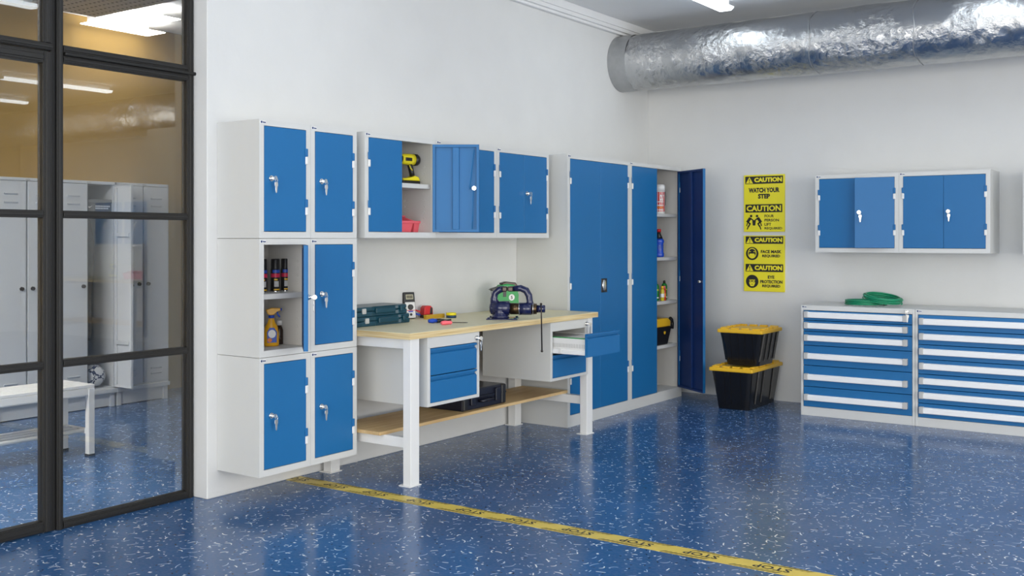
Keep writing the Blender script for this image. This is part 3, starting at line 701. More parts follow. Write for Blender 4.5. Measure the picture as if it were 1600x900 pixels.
# ------------------------------------------------------------------ things on the workbench
BZ = 0.8365
def tool_case(label, x, y, z, rz):
    """flat teal hard case: local x along its length, front at -y"""
    t = thing('tool_case', label, 'case', (x, y, z), rz, 'teal tool cases stacked on the workbench')
    L, D, h = 0.27, 0.13, 0.056
    out = [(-L, -D + 0.02), (-L + 0.02, -D), (-0.08, -D - 0.004), (-0.06, -D + 0.012), (L * 0.55, -D + 0.012), (L * 0.6, -D + 0.002), (L - 0.03, -D + 0.002), (L, -D + 0.035), (L, D), (-L, D)]
    B().prism(out, 0, h * 0.52, 'z', 0.006, 2).build('lower_shell', M['teal'], t)
    B().prism([(a * 0.995, c * 0.985) for a, c in out], h * 0.55, h, 'z', 0.006, 2).build('upper_shell', M['teal'], t)
    b = B(); b.box(-L * 0.15, L * 0.5, -D - 0.002, -D + 0.02, h * 0.25, h * 0.8, 0.004); b.build('handle', M['teal'], t)
    for x_ in (-0.15, 0.19):
        B().box(x_ - 0.016, x_ + 0.016, -D - 0.008, -D + 0.006, h * 0.30, h * 0.86, 0.003).build('latch', M['cap'] if x_ < 0 else M['teal'], t)
    return t
tool_case('lower teal tool case lying flat on the workbench', 0.085, -3.755, BZ, PI / 2 + 0.02)
tool_case('upper teal tool case stacked on the other one', 0.080, -3.775, BZ + 0.0565, PI / 2 + 0.02)

# multimeter leaning on the wall
t = thing('multimeter', 'black and white multimeter with display leaning on the wall', 'multimeter', (0.052, -3.315, BZ), PI / 2 - 0.35); 
tl = math.radians(-9)
def tilted(): b = B(); b.T = Matrix.Rotation(tl, 4, 'X'); return b
b = tilted(); b.box(-0.040, 0.040, 0.0, 0.032, 0.004, 0.172, 0.006, 2); b.build('body', M['black'], t)
b = tilted(); b.box(-0.035, 0.035, -0.003, 0.002, 0.006, 0.108, 0.002); b.build('white_face', M['white'], t)
b = tilted(); b.box(-0.026, 0.026, -0.002, 0.002, 0.126, 0.156, 0.001); b.mi = 1
for i in range(4): b.box(-0.020 + i * 0.011, -0.013 + i * 0.011, -0.003, -0.002, 0.131, 0.151)
b.build('display', [M['screen'], M['darkmetal']], t)
b = tilted(); b.cyl((0, 0, 0.075), (0, -0.012, 0.075), 0.019, 0.017, 20); b.build('dial', M['black'], t)
b = tilted(); b.box(-0.03, 0.03, -0.0045, -0.002, 0.052, 0.056); b.build('red_stripe', M['red'], t)
b = tilted(); b.cyl((0.0, 0, 0.028), (0, -0.008, 0.028), 0.008); b.build('socket', M['black'], t)
b = tilted(); b.box(-0.016, 0.016, -0.0048, -0.002, 0.044, 0.051); b.build('blue_stripe', M['bluep'], t)
for z_, m_ in ((0.048, 'red'), (0.026, 'bluep')):
    b = B(); b.tube([(0.036, 0.012, z_ + 0.006), (0.052, 0.0, z_), (0.064, -0.006, z_ - 0.004)], 0.0055, 7); b.build('test_lead', M[m_], t)

# laser level
t = thing('laser_level', 'small red and black laser level by the wall', 'laser level', (0.060, -3.172, BZ), PI / 2 - 0.3)
B().prism([(-0.036, 0), (0.036, 0), (0.034, 0.020), (-0.034, 0.020)], -0.028, 0.028, 'y', 0.003).build('base', M['black'], t)
B().prism([(-0.035, 0.020), (0.035, 0.020), (0.033, 0.064), (0.018, 0.078), (-0.020, 0.078), (-0.033, 0.064)], -0.026, 0.026, 'y', 0.006, 2).build('body', M['red'], t)
B().prism([(0.008, 0.026), (0.028, 0.026), (0.028, 0.062), (0.014, 0.070)], -0.029, -0.022, 'y', 0.002).build('lens_window', M['black'], t)
B().box(-0.012, 0.030, -0.030, -0.026, 0.008, 0.013).build('orange_mark', M['orange'], t)

# folding rule
b = B()
for i in range(5): b.box(-0.095, 0.095, -0.012, 0.012, i * 0.0052, i * 0.0052 + 0.0046, 0.001)
M['ochrewood'] = mat('yellow_rule_wood', (0.58, 0.36, 0.03), 0.5)
tag(b.build('folding_rule', M['ochrewood'], loc=(0.135, -3.185, BZ), rot=(0, 0, PI / 2 + 0.02)), 'yellow wooden folding rule lying by the laser level', 'ruler')
# tape rolls
def roll(name, m_, label, z):
    b = B(); n = 28
    prof = [(0.020, 0), (0.033, 0), (0.033, 0.016), (0.020, 0.016), (0.020, 0)]
    b.lathe(prof, n=n, caps=False); o = b.build(name, M[m_], loc=(0.190, -3.080, z)); return tag(o, label, 'tape')
M['tapeblue'] = mat('dark_blue_tape', (0.01, 0.05, 0.12), 0.35)
roll('tape_roll', 'tapeblue', 'dark blue roll of insulating tape under the yellow one', BZ)
roll('tape_roll', 'toolyellow', 'yellow roll of insulating tape on the blue roll', BZ + 0.0162)
# pliers
t = thing('pliers', 'pliers with blue and black grips lying on the bench', 'pliers', (0.375, -3.430, BZ), 1.25)
B().tube([(-0.085, -0.010, 0.014), (-0.06, -0.016, 0.015), (-0.03, -0.014, 0.014)], [0.010, 0.014, 0.011], 10).build('grip', M['bluep'], t)
B().tube([(-0.03, -0.014, 0.014), (0.0, -0.010, 0.013), (0.030, -0.004, 0.012)], [0.012, 0.013, 0.008], 10).build('grip', M['black'], t)
B().tube([(-0.055, 0.014, 0.010), (-0.02, 0.012, 0.010), (0.030, 0.003, 0.011)], [0.007, 0.009, 0.006], 8).build('grip', M['toolyellow'], t)
B().prism([(0.025, -0.010), (0.045, -0.012), (0.085, -0.003), (0.085, 0.003), (0.045, 0.012), (0.025, 0.010)], 0.006, 0.018, 'z', 0.002).build('jaws', M['darkmetal'], t)
# screwdriver
t = thing('screwdriver', 'red handled screwdriver lying by the bench front', 'screwdriver', (0.525, -3.500, BZ), 1.30)
B().tube([(-0.075, 0, 0.013), (-0.068, 0, 0.013), (-0.045, 0, 0.013), (-0.02, 0, 0.0125), (-0.008, 0, 0.012), (0, 0, 0.012)], [0.008, 0.0125, 0.013, 0.0105, 0.012, 0.008], 12).build('handle', M['pink'], t)
B().tube([(0, 0, 0.012), (0.105, 0, 0.006), (0.12, 0, 0.0055)], [0.0026, 0.0026, 0.0016], 8).build('blade', M['darkmetal'], t)

# vise: local x runs along the screw towards the front of the bench
va = math.atan2(0.14, 0.24)
t = thing('bench_vise', 'dark blue bench vise clamped at the bench front edge', 'vise', (0.520, -2.990, BZ), va)
b = B(); b.box(-0.085, 0.110, -0.085, 0.085, 0, 0.008, 0.002); b.mi = 0
for px, py in ((-0.07, -0.07), (-0.07, 0.07), (0.095, -0.07), (0.095, 0.07)): b.cyl((px, py, 0.008), (px, py, 0.015), 0.009, n=6)
b.build('base_plate', M['vise'], t)
b = B(); b.lathe([(0.058, 0.008), (0.055, 0.02), (0.044, 0.035), (0.042, 0.05), (0.046, 0.062)], (-0.005, 0, 0), 20)
b.cyl((-0.055, 0, 0.070), (0.055, 0, 0.070), 0.042, 0.046, 20); b.cyl((0.055, 0, 0.070), (0.064, 0, 0.070), 0.036, 0.030, 20); b.ball((-0.055, 0, 0.070), 0.02, 0.042, 0.042)
b.build('body', M['vise'], t)
b = B(); b.tube([(-0.035, 0, 0.09), (-0.045, 0, 0.13), (-0.036, 0, 0.165), (-0.008, 0, 0.187), (0.020, 0, 0.192)], [0.034, 0.023, 0.021, 0.022, 0.020], 12); b.build('fixed_jaw', M['vise'], t)
b = B(); b.tube([(0.185, 0, 0.085), (0.183, 0, 0.115), (0.178, 0, 0.150), (0.160, 0, 0.182), (0.125, 0, 0.196), (0.075, 0, 0.192)], [0.030, 0.021, 0.022, 0.023, 0.021, 0.018], 12); b.build('moving_jaw', M['vise'], t)
b = B(); b.box(0.010, 0.042, -0.036, 0.036, 0.176, 0.207, 0.005); b.box(0.046, 0.080, -0.036, 0.036, 0.176, 0.207, 0.005); b.build('jaw_insert', M['darkmetal'], t)
M['bronze'] = mat('oiled_bronze_steel', (0.10, 0.065, 0.035), 0.28, metal=0.9)
B().cyl((0.060, 0, 0.066), (0.125, 0, 0.066), 0.036, n=24).build('slide_tube', M['bronze'], t)
b = B(); b.cyl((0.115, 0, 0.066), (0.195, 0, 0.066), 0.039, n=24); b.build('moving_body', M['vise'], t)
b = B(); b.tube([(0.117, 0.040 * math.cos(a), 0.066 + 0.040 * math.sin(a)) for a in [2 * PI * i / 24 for i in range(24)]], 0.0022, 6, True); b.tube([(0.205, 0.037 * math.cos(a), 0.066 + 0.037 * math.sin(a)) for a in [2 * PI * i / 24 for i in range(24)]], 0.0025, 6, True); b.build('steel_ring', M['steel'], t)
B().cyl((0.195, 0, 0.066), (0.228, 0, 0.066), 0.036, 0.033, 24).build('end_collar', M['bronze'], t)
b = B(); b.cyl((0.228, 0, 0.066), (0.278, 0, 0.066), 0.024, n=20); b.cyl((0.278, 0, 0.066), (0.281, 0, 0.066), 0.024, 0.020, 20); b.build('screw_head', M['vise'], t)
b = B(); b.tube([(0.256, -0.027, 0.095), (0.258, -0.027, 0.05), (0.262, -0.027, -0.195)], 0.0042, 8); b.ball((0.256, -0.027, 0.098), 0.008); b.ball((0.262, -0.027, -0.198), 0.008); b.build('handle_bar', M['darkmetal'], t)

# green power tool standing at the wall behind the vise
t = thing('power_tool', 'green power tool with dark grip standing behind the vise', 'power tool', (0.20, -2.495, BZ), PI / 2 - 0.55)
out = [(-0.060, 0.0), (0.085, 0.0), (0.092, 0.05), (0.088, 0.12), (0.080, 0.165), (0.060, 0.192), (0.0, 0.200), (-0.045, 0.190), (-0.068, 0.165), (-0.070, 0.10)]
B().prism(out, -0.035, 0.035, 'y', 0.010, 2).build('body', M['green'], t)
B().prism([(-0.03, 0.186), (0.045, 0.184), (0.085, 0.160), (0.094, 0.175), (0.070, 0.206), (0.0, 0.214), (-0.035, 0.204)], -0.026, 0.026, 'y', 0.006, 2).build('grip_strip', M['darkmetal'], t)
B().prism([(-0.060, 0.180), (-0.100, 0.168), (-0.118, 0.160), (-0.095, 0.150), (-0.060, 0.135)], -0.020, 0.020, 'y', 0.004).build('nozzle', M['black'], t)
b = B(); b.poly([(0.035 + 0.022 * math.cos(a), -0.0358, 0.105 + 0.022 * math.sin(a)) for a in [2 * PI * i / 20 for i in range(20)]]); b.mi = 1; b.text('5', 0.028, 0.042, 0.094, 0.116, lambda u, v: (u, -0.0364, v), 0.03); b.build('round_label', [M['white'], M['signblack']], t)
B().box(-0.02, 0.075, -0.0362, -0.030, 0.045, 0.055, 0.001).build('orange_stripe', M['orange'], t)
B().box(-0.03, -0.005, -0.0362, -0.030, 0.11, 0.15, 0.001).build('side_patch', M['black'], t)
B().tube([(-0.105, 0, 0.155), (-0.096, 0, 0.10), (-0.075, 0, 0.04), (-0.082, 0, 0.006)], 0.0016, 6).build('cord', M['black'], t)

# navy case on the lower shelf
t = thing('tool_chest', 'dark navy hard case with latches on the lower shelf', 'case', (0.27, -3.07, 0.281), PI / 2)
B().box(-0.225, 0.225, -0.18, 0.17, 0, 0.072, 0.008, 2).build('lower_shell', M['case'], t)
B().box(-0.225, 0.225, -0.18, 0.17, 0.075, 0.128, 0.008, 2).build('upper_shell', M['case'], t)
B().box(-0.232, 0.232, -0.186, 0.176, 0.068, 0.079, 0.002).build('rim', M['case'], t)
for x_ in (-0.13, 0.13): B().box(x_ - 0.026, x_ + 0.026, -0.197, -0.176, 0.030, 0.112, 0.004).build('latch', M['case'], t)
b = B(); b.tube([(-0.06, -0.182, 0.05), (-0.06, -0.205, 0.05), (0.06, -0.205, 0.05), (0.06, -0.182, 0.05)], 0.010, 8); b.build('handle', M['case'], t)
for x_ in (-0.20, 0.20): B().box(x_ - 0.022, x_ + 0.022, -0.190, -0.16, 0.004, 0.126, 0.006).build('corner_guard', M['black'], t)

# ------------------------------------------------------------------ contents of the open locker
def spray_can(label, x, y, z):
    t = thing('spray_can', label, 'spray can', (x, y, z), PI / 2 - 0.6, 'black spray cans in the open locker')
    B().lathe([(0.023, 0), (0.025, 0.003), (0.025, 0.118), (0.0245, 0.121)], n=20).build('can', M['black'], t)
    B().lathe([(0.0245, 0.121), (0.0232, 0.126), (0.0232, 0.172), (0.021, 0.176)], n=20).build('cap', M['black'], t)
    B().lathe([(0.0252, 0.0), (0.0256, 0.002), (0.0252, 0.005)], n=20, caps=False).build('rim', M['steel'], t)
    def wrap(name, z0, z1, m_, a0=-3.1, a1=0.0):
        b = B(); n = 12; b.loft([[(0.0254 * math.cos(a0 + (a1 - a0) * i / n), 0.0254 * math.sin(a0 + (a1 - a0) * i / n), zz) for i in range(n + 1)] for zz in (z0, z1)], False, True, closed=False); b.build(name, M[m_], t)
    wrap('label_band', 0.078, 0.098, 'magenta'); wrap('label_top', 0.102, 0.118, 'labelblue', -2.3, -0.5); wrap('label_picture', 0.028, 0.058, 'cap', -1.95, -0.9); wrap('label_line', 0.062, 0.070, 'yellow', -1.95, -1.2); wrap('label_foot', 0.010, 0.017, 'yellow', -2.0, -0.6)
    return t
s0 = spray_can('black spray can standing in the middle of the locker shelf', 0.155, -4.543, 1.0635)
dup(s0, (0.140, -4.457, 1.0635), label='black spray can nearest the open locker door'); dup(s0, (0.150, -4.627, 1.0635), label='black spray can half hidden by the locker frame')
# trigger spray bottle
t = thing('spray_bottle', 'yellow trigger spray bottle on the open locker floor', 'bottle', (0.160, -4.575, 0.7785), PI / 2 - 0.6)
B().lathe([(0.036, 0), (0.040, 0.006), (0.040, 0.06), (0.034, 0.10), (0.020, 0.125), (0.015, 0.145), (0.014, 0.150)], n=24, sy=0.62).build('bottle', M['sprayyellow'], t)
B().lathe([(0.016, 0.148), (0.016, 0.163), (0.012, 0.164)], n=18).build('collar', M['bluep'], t)
B().prism([(-0.022, 0.172), (-0.010, 0.163), (0.012, 0.163), (0.018, 0.180), (0.046, 0.186), (0.046, 0.200), (0.0, 0.202), (-0.030, 0.192)], -0.010, 0.010, 'y', 0.004, 2).build('trigger_head', M['sprayyellow'], t)
b = B(); b.tube([(0.030, 0, 0.180), (0.034, 0, 0.165), (0.044, 0, 0.152)], 0.0042, 8); b.cyl((0.044, 0, 0.193), (0.054, 0, 0.193), 0.007, n=10); b.build('trigger', M['bluep'], t)
def decal(parent, name, m_, pts, y): b = B(); b.poly([(x, y, z) for x, z in pts]); return b.build(name, M[m_], parent)
ov = lambda cx, cz, rx, rz, n=18: [(cx + rx * math.cos(2 * PI * i / n), cz + rz * math.sin(2 * PI * i / n)) for i in range(n)]
decal(t, 'label', 'labelblue', [(-0.024, 0.020), (0.024, 0.020), (0.026, 0.075), (0.012, 0.098), (-0.012, 0.098), (-0.026, 0.075)], -0.0255)
decal(t, 'label_patch', 'white', ov(0, 0.066, 0.020, 0.022), -0.0262); decal(t, 'label_fruit', 'orange', ov(-0.012, 0.033, 0.012, 0.011), -0.0266)
# brown medicine bottle
t = thing('medicine_bottle', 'small brown glass bottle with a white cap in the locker', 'bottle', (0.118, -4.480, 0.7785))
B().lathe([(0.019, 0), (0.020, 0.003), (0.020, 0.075), (0.015, 0.090), (0.0105, 0.097), (0.0105, 0.104)], n=20).build('bottle', M['brown'], t)
B().lathe([(0.014, 0.102), (0.014, 0.124), (0.012, 0.127)], n=20).build('cap', M['white'], t)

# ------------------------------------------------------------------ contents of the open wall cabinet
t = thing('cordless_drill', 'yellow and black cordless drill on the wall cabinet shelf', 'drill', (0.20, -3.500, 1.6785), PI / 2 - 0.1)
b = B(); b.box(-0.085, 0.058, -0.034, 0.034, 0.0, 0.022, 0.004); b.build('battery', M['black'], t)
b = B(); b.prism([(-0.080, 0.022), (0.056, 0.022), (0.056, 0.030), (0.046, 0.046), (0.016, 0.052), (-0.02, 0.036), (-0.080, 0.034)], -0.032, 0.032, 'y', 0.004); b.build('battery_mount', M['toolyellow'], t)
b = B(); b.loft([[(x + 0.018 * math.cos(a), 0.016 * math.sin(a), z) for a in [2 * PI * i / 12 for i in range(12)]] for x, z in ((0.022, 0.045), (0.014, 0.075), (0.004, 0.105), (-0.002, 0.125))]); b.build('grip', M['black'], t)
b = B(); b.loft([[(x, r * 0.9 * math.cos(a), 0.152 + r * math.sin(a)) for a in [2 * PI * i / 16 for i in range(16)]] for x, r in ((-0.075, 0.026), (-0.06, 0.032), (-0.01, 0.035), (0.03, 0.034))]); b.build('motor_housing', M['toolyellow'], t)
b = B(); b.loft([[(x, r * 0.9 * math.cos(a), 0.152 + r * math.sin(a)) for a in [2 * PI * i / 16 for i in range(16)]] for x, r in ((0.028, 0.036), (0.055, 0.036), (0.068, 0.028))]); b.build('rear_cap', M['black'], t)
b = B(); b.loft([[(x, r * math.cos(a), 0.152 + r * math.sin(a)) for a in [2 * PI * i / 16 for i in range(16)]] for x, r in ((-0.078, 0.024), (-0.10, 0.022), (-0.125, 0.012))]); b.build('chuck', M['black'], t)
b = B(); b.box(-0.062, -0.012, -0.036, -0.030, 0.140, 0.160, 0.002); b.build('side_label', M['black'], t)
b = B(); b.tube([(-0.016, -0.014, 0.116), (-0.010, -0.015, 0.10), (0.006, -0.017, 0.086)], 0.0035, 6); b.build('trigger', M['toolyellow'], t)
def stack_bin(label, y):
    t = thing('stacking_bin', label, 'bin', (0.155, y, 1.3865), RA, 'coral stacking bins in the wall cabinet')
    w0, w1 = 0.045, 0.055; hf, hb = 0.066, 0.100; yf, yb = -0.060, 0.062
    b = B()
    for s in (-1, 1): b.loft([[(s * w0, yf + 0.015, 0), (s * w0, yb, 0), (s * (w0 - 0.003), yb, 0), (s * (w0 - 0.003), yf + 0.015, 0)], [(s * w1, yf, hf), (s * w1, yb, hb), (s * (w1 - 0.003), yb, hb), (s * (w1 - 0.003), yf, hf)]], True, False)
    b.box(-w0, w0, yf + 0.015, yb, 0, 0.003); b.loft([[(-w0, yb, 0), (w0, yb, 0), (w0, yb - 0.003, 0), (-w0, yb - 0.003, 0)], [(-w1, yb, hb), (w1, yb, hb), (w1, yb - 0.003, hb), (-w1, yb - 0.003, hb)]], True, False)
    b.loft([[(-w0, yf + 0.015, 0), (w0, yf + 0.015, 0), (w0, yf + 0.018, 0), (-w0, yf + 0.018, 0)], [(-w1, yf, hf), (w1, yf, hf), (w1, yf + 0.003, hf), (-w1, yf + 0.003, hf)]], True, False)
    b.build('tub', M['pink'], t)
    b = B()
    for s in (-1, 1): b.tube([(s * w1, yf, hf), (s * w1, yb, hb)], 0.004, 6)
    b.tube([(-w1, yb, hb), (w1, yb, hb)], 0.004, 6); b.box(-w1 - 0.003, w1 + 0.003, yf - 0.006, yf + 0.003, hf - 0.012, hf + 0.003, 0.002); b.build('rim', M['pink'], t)
    return t
sb = stack_bin('coral red stacking bin, the fully visible right one', -3.422)
dup(sb, (0.155, -3.536, 1.3865), label='coral red stacking bin half hidden by the closed door')

# ------------------------------------------------------------------ contents of the open tall cupboard
t = thing('wipes_tub', 'red and white tub numbered 07 on the top cupboard shelf', 'tub', (0.335, -0.432, 1.5555), PI / 2 - 1.05)
B().lathe([(0.042, 0), (0.044, 0.004), (0.044, 0.185), (0.043, 0.188)], n=28).build('body', M['white'], t)
B().lathe([(0.046, 0.186), (0.046, 0.232), (0.040, 0.245), (0.02, 0.248)], n=28).build('lid', M['white'], t)
def wrapl(parent, name, R, z0, z1, m_, a0, a1):
    b = B(); n = 18; b.loft([[(R * math.cos(a0 + (a1 - a0) * i / n), R * math.sin(a0 + (a1 - a0) * i / n), zz) for i in range(n + 1)] for zz in (z0, z1)], False, True, closed=False); return b.build(name, M[m_], parent)
wrapl(t, 'label', 0.0444, 0.018, 0.182, 'red', -PI, PI)
cy_ = lambda R, a0=-PI / 2: (lambda u, v: (R * math.sin(u / R), -R * math.cos(u / R), v))
B().text('07', -0.002, 0.040, 0.108, 0.160, cy_(0.0449), 0.03).build('number', M['white'], t)
for z0, m_ in ((0.096, 'white'), (0.066, 'white'), (0.028, 'white')): wrapl(t, 'label_line', 0.0448, z0, z0 + 0.007, m_, -PI / 2 - 0.8, -PI / 2 + 0.8)
wrapl(t, 'label_patch', 0.0449, 0.044, 0.060, 'orange', -PI / 2 - 0.7, -PI / 2 + 0.7)
b = B(); b.tube([(0.046, 0.008, 0.19), (0.052, 0.006, 0.15), (0.047, 0.004, 0.07)], 0.002, 6); b.build('strap', M['black'], t)
t = thing('coolant_bottle', 'blue bottle with a red cap on the second cupboard shelf', 'bottle', (0.335, -0.447, 1.1905), PI / 2 - 1.05)
B().lathe([(0.040, 0), (0.044, 0.006), (0.044, 0.030), (0.039, 0.040), (0.039, 0.115), (0.044, 0.125), (0.044, 0.140), (0.034, 0.155)], n=24, sy=0.7).build('bottle', M['bluep'], t)
B().lathe([(0.034, 0.155), (0.022, 0.185), (0.015, 0.200), (0.015, 0.212)], n=20).build('neck', M['black'], t)
B().lathe([(0.019, 0.210), (0.019, 0.232), (0.016, 0.236)], n=20).build('cap', M['red'], t)
wrapl(t, 'label_line', 0.0395, 0.07, 0.10, 'labelblue', -PI, 0)
def small_bottle(label, x, y, m_, mc, s=1.0):
    t = thing('small_bottle', label, 'bottle', (x, y, 0.8235), 0, 'small bottles on the third cupboard shelf')
    B().lathe([(0.016 * s, 0), (0.0175 * s, 0.003), (0.0175 * s, 0.082 * s), (0.012 * s, 0.098 * s), (0.008 * s, 0.102 * s)], n=16).build('bottle', M[m_], t)
    B().lathe([(0.0125 * s, 0.100 * s), (0.0125 * s, 0.120 * s), (0.010 * s, 0.123 * s)], n=16).build('cap', M[mc], t)
    B().lathe([(0.0178 * s, 0.030 * s), (0.0178 * s, 0.060 * s)], n=16, caps=False).build('label', M['white' if m_ == 'lime' else 'orange'], t)
small_bottle('small bottle of yellow liquid with a yellow cap, beside the red one', 0.375, -0.462, 'lime', 'yellow')
small_bottle('small bottle of red liquid with a pink cap', 0.370, -0.418, 'redliq', 'pink')
def green_bottle(label, x, y):
    t = thing('green_bottle', label, 'bottle', (x, y, 0.8235), 0, 'green bottles on the third cupboard shelf')
    B().lathe([(0.023, 0), (0.025, 0.003), (0.025, 0.120), (0.020, 0.135), (0.010, 0.142)], n=20).build('bottle', M['greenb'], t)
    B().lathe([(0.010, 0.140), (0.010, 0.158), (0.006, 0.165)], n=16).build('nozzle', M['darkmetal'], t)
    B().lathe([(0.0254, 0.02), (0.0254, 0.03)], n=20, caps=False).build('label_line', M['white'], t); B().lathe([(0.0254, 0.085), (0.0254, 0.095)], n=20, caps=False).build('label_line', M['lime'], t)
green_bottle('green bottle nearest the cupboard side wall', 0.330, -0.335)
green_bottle('green bottle peeking out at the closed cupboard door', 0.320, -0.468)
t = thing('tool_box', 'black toolbox with a yellow lid on the bottom cupboard shelf', 'toolbox', (0.300, -0.510, 0.4555), PI / 2)
B().loft([[(-0.13, -0.085, 0), (0.125, -0.085, 0), (0.125, 0.085, 0), (-0.13, 0.085, 0)], [(-0.16, -0.105, 0.150), (0.160, -0.105, 0.150), (0.160, 0.105, 0.150), (-0.16, 0.105, 0.150)]], True, False).build('tub', M['black'], t)
B().prism([(-0.165, 0.150), (0.165, 0.150), (0.175, 0.180), (0.160, 0.205), (0.12, 0.220), (-0.12, 0.220), (-0.16, 0.205), (-0.17, 0.18)], -0.092, 0.092, 'y', 0.008, 2).build('lid', M['yellow'], t)
b = B(); b.tube([(0.150, -0.098, 0.217), (0.182, -0.098, 0.200), (0.192, -0.098, 0.17), (0.184, -0.098, 0.125)], 0.014, 8); b.tube([(0.150, 0.07, 0.217), (0.182, 0.07, 0.200), (0.192, 0.07, 0.17), (0.184, 0.07, 0.125)], 0.014, 8); b.build('latch', M['black'], t)
decal(t, 'mark', 'yellow', ov(0.045, 0.105, 0.018, 0.018), -0.1000)

# ------------------------------------------------------------------ locker room behind the glass
LX = -3.058; CW = 0.2515
def room_lockers(label, y0, bay=None):
    """unit of two narrow lockers on a low stand; front faces +X"""
    t = thing('changing_locker', label, 'locker', (LX, y0, 0), RA, 'grey two door lockers in the changing room')
    wd, d, zb, h = 0.503, 0.44, 0.146, 1.800
    b = B(); b.box(0, 0.010, 0.002, d, zb, h, 0.001); b.box(wd - 0.010, wd, 0.002, d, zb, h, 0.001); b.box(0, wd, 0.002, d, h - 0.022, h, 0.001); b.box(0, wd, 0.002, d, zb, zb + 0.010)
    b.box(wd / 2 - 0.006, wd / 2 + 0.006, 0.01, d, zb, h - 0.02); b.mi = 1; b.box(0.01, wd - 0.01, d - 0.01, d, zb, h - 0.02)
    if bay is not None:
        x0 = 0.010 + bay * wd / 2
        for q in ((x0 + 0.001, x0 + 0.003, 0.012, d - 0.01, zb + 0.010, h - 0.022), (x0 + wd / 2 - 0.019, x0 + wd / 2 - 0.017, 0.012, d - 0.01, zb + 0.010, h - 0.022)): b.box(*q)
        b.mi = 0; b.box(x0, x0 + wd / 2 - 0.016, 0.02, d - 0.01, 1.545, 1.553)
    b.build('carcass', [M['lockgrey'], M['lockdark']], t)
    b = B(); b.box(-0.0, wd, -0.02, d, 0.112, zb - 0.001, 0.002); b.box(0.01, 0.05, 0.0, 0.03, 0, 0.112); b.box(wd - 0.05, wd - 0.01, 0.0, 0.03, 0, 0.112); b.box(0.05, wd - 0.05, 0.012, 0.025, 0.006, 0.112)
    b.build('stand', M['lockgrey'], t)
    for k in (0, 1):
        a, c = 0.012 + k * wd / 2, (k + 1) * wd / 2 - 0.004 - 0.006 * k; z0, z1 = zb + 0.012, h - 0.026
        op = bay == k; hx = c; o = -hx
        b = B(); b.box(a + o, c + o, -0.002, 0.001, z0, z1, 0.001); b.box(a + o, a + o + 0.002, 0, 0.018, z0, z1); b.box(c + o - 0.002, c + o, 0, 0.018, z0, z1); b.box(a + o, c + o, 0, 0.018, z1 - 0.002, z1); b.box(a + o, c + o, 0, 0.018, z0, z0 + 0.002)
        if op:
            for zz in (0.50, 1.36): b.box(a + o + 0.03, c + o - 0.03, 0.001, 0.020, zz, zz + 0.03, 0.002)
            for xx in (a + o + 0.012, c + o - 0.04): b.box(xx, xx + 0.028, 0.001, 0.014, z0 + 0.02, z1 - 0.02, 0.002)
        dr = b.build('door', M['lockgrey'], t, loc=(hx, 0, 0), rot=(0, 0, math.radians(92 if op else 0)))
        b = B(); m_ = (a + c) / 2 + o
        for zz in (1.675, 1.612, 0.268, 0.225): b.prism([(-0.002, zz - 0.006), (-0.012, zz + 0.004), (-0.012, zz + 0.008), (-0.002, zz + 0.008)], m_ - 0.052, m_ + 0.052, 'x')
        b.build('vent', M['lockgrey'], dr)
        b = B(); kx = (a + o + 0.035) if k else (c + o - 0.035)
        if op: kx = a + o + 0.03
        b.cyl((kx, -0.002, 0.972), (kx, -0.016, 0.972), 0.016, n=6, smooth=False); b.cyl((kx, -0.016, 0.972), (kx, -0.026, 0.972), 0.010, n=12); b.build('lock', M['darkmetal'], dr)
    b = B(); b.box(wd - 0.255, wd - 0.22, -0.001, 0.001, h - 0.018, h - 0.006); b.build('badge', M['cap'], t)
    return t
room_lockers('grey two door locker unit at the right end of the row', -3.3185)
room_lockers('grey locker unit with one open dark bay holding a ball', -3.8220, 1)
r3 = room_lockers('grey closed locker unit seen through the left pane of glass', -4.3255)
dup(r3, (LX, -4.8290, 0), label='grey closed locker unit at the left edge of the photo')
dup(r3, (LX, -5.3325, 0), label='grey closed locker unit beyond the left edge of the photo')
# football in the open bay
M['ballwhite'] = mat('ball_white', (0.62, 0.64, 0.66), 0.4); M['ballblue'] = mat('ball_navy', (0.02, 0.04, 0.10), 0.4)
t = thing('football', 'white football with dark star panels in the open grey locker', 'ball', (LX - 0.10, -3.455, 0.157))
bm_ = bmesh.new(); bmesh.ops.create_icosphere(bm_, subdivisions=4, radius=0.090)
ico = bmesh.new(); bmesh.ops.create_icosphere(ico, subdivisions=1, radius=1); dirs = [v.co.normalized() for v in ico.verts]; ico.free()
R3 = Matrix.Rotation(0.5, 3, 'X') @ Matrix.Rotation(0.35, 3, 'Z')
for f in bm_.faces:
    d = max((R3 @ q).dot(f.calc_center_median().normalized()) for q in dirs); f.material_index = 1 if 0.86 < d < 0.905 else 0; f.smooth = True
for v in bm_.verts: v.co.z += 0.090
me = bpy.data.meshes.new('panels'); bm_.to_mesh(me); bm_.free(); me.materials.append(M['ballwhite']); me.materials.append(M['ballblue'])
o = bpy.data.objects.new('panels', me); COL.objects.link(o); o.parent = t
# shoe box with white print on the bay's shelf
t = thing('shoe_box', 'dark shoe box with white lettering on the locker shelf', 'box', (LX - 0.14, -3.440, 1.5535), RA)
B().box(-0.105, 0.105, -0.10, 0.14, 0, 0.095, 0.002).build('box', M['lockdark'], t); B().box(-0.109, 0.109, -0.104, 0.144, 0.075, 0.105, 0.002).build('lid', M['lockdark'], t)
b = B()
for z_, n_ in ((0.045, 9), (0.028, 8)):
    for q in range(n_): b.box(-0.035 + q * 0.0145, -0.025 + q * 0.0145, -0.1012, -0.100, z_, z_ + 0.011)
b.poly([(-0.100, -0.1012, 0.040), (-0.090, -0.1012, 0.034), (-0.060, -0.1012, 0.056), (-0.088, -0.1012, 0.044), (-0.094, -0.1012, 0.052)]); b.build('white_print', M['white'], t)
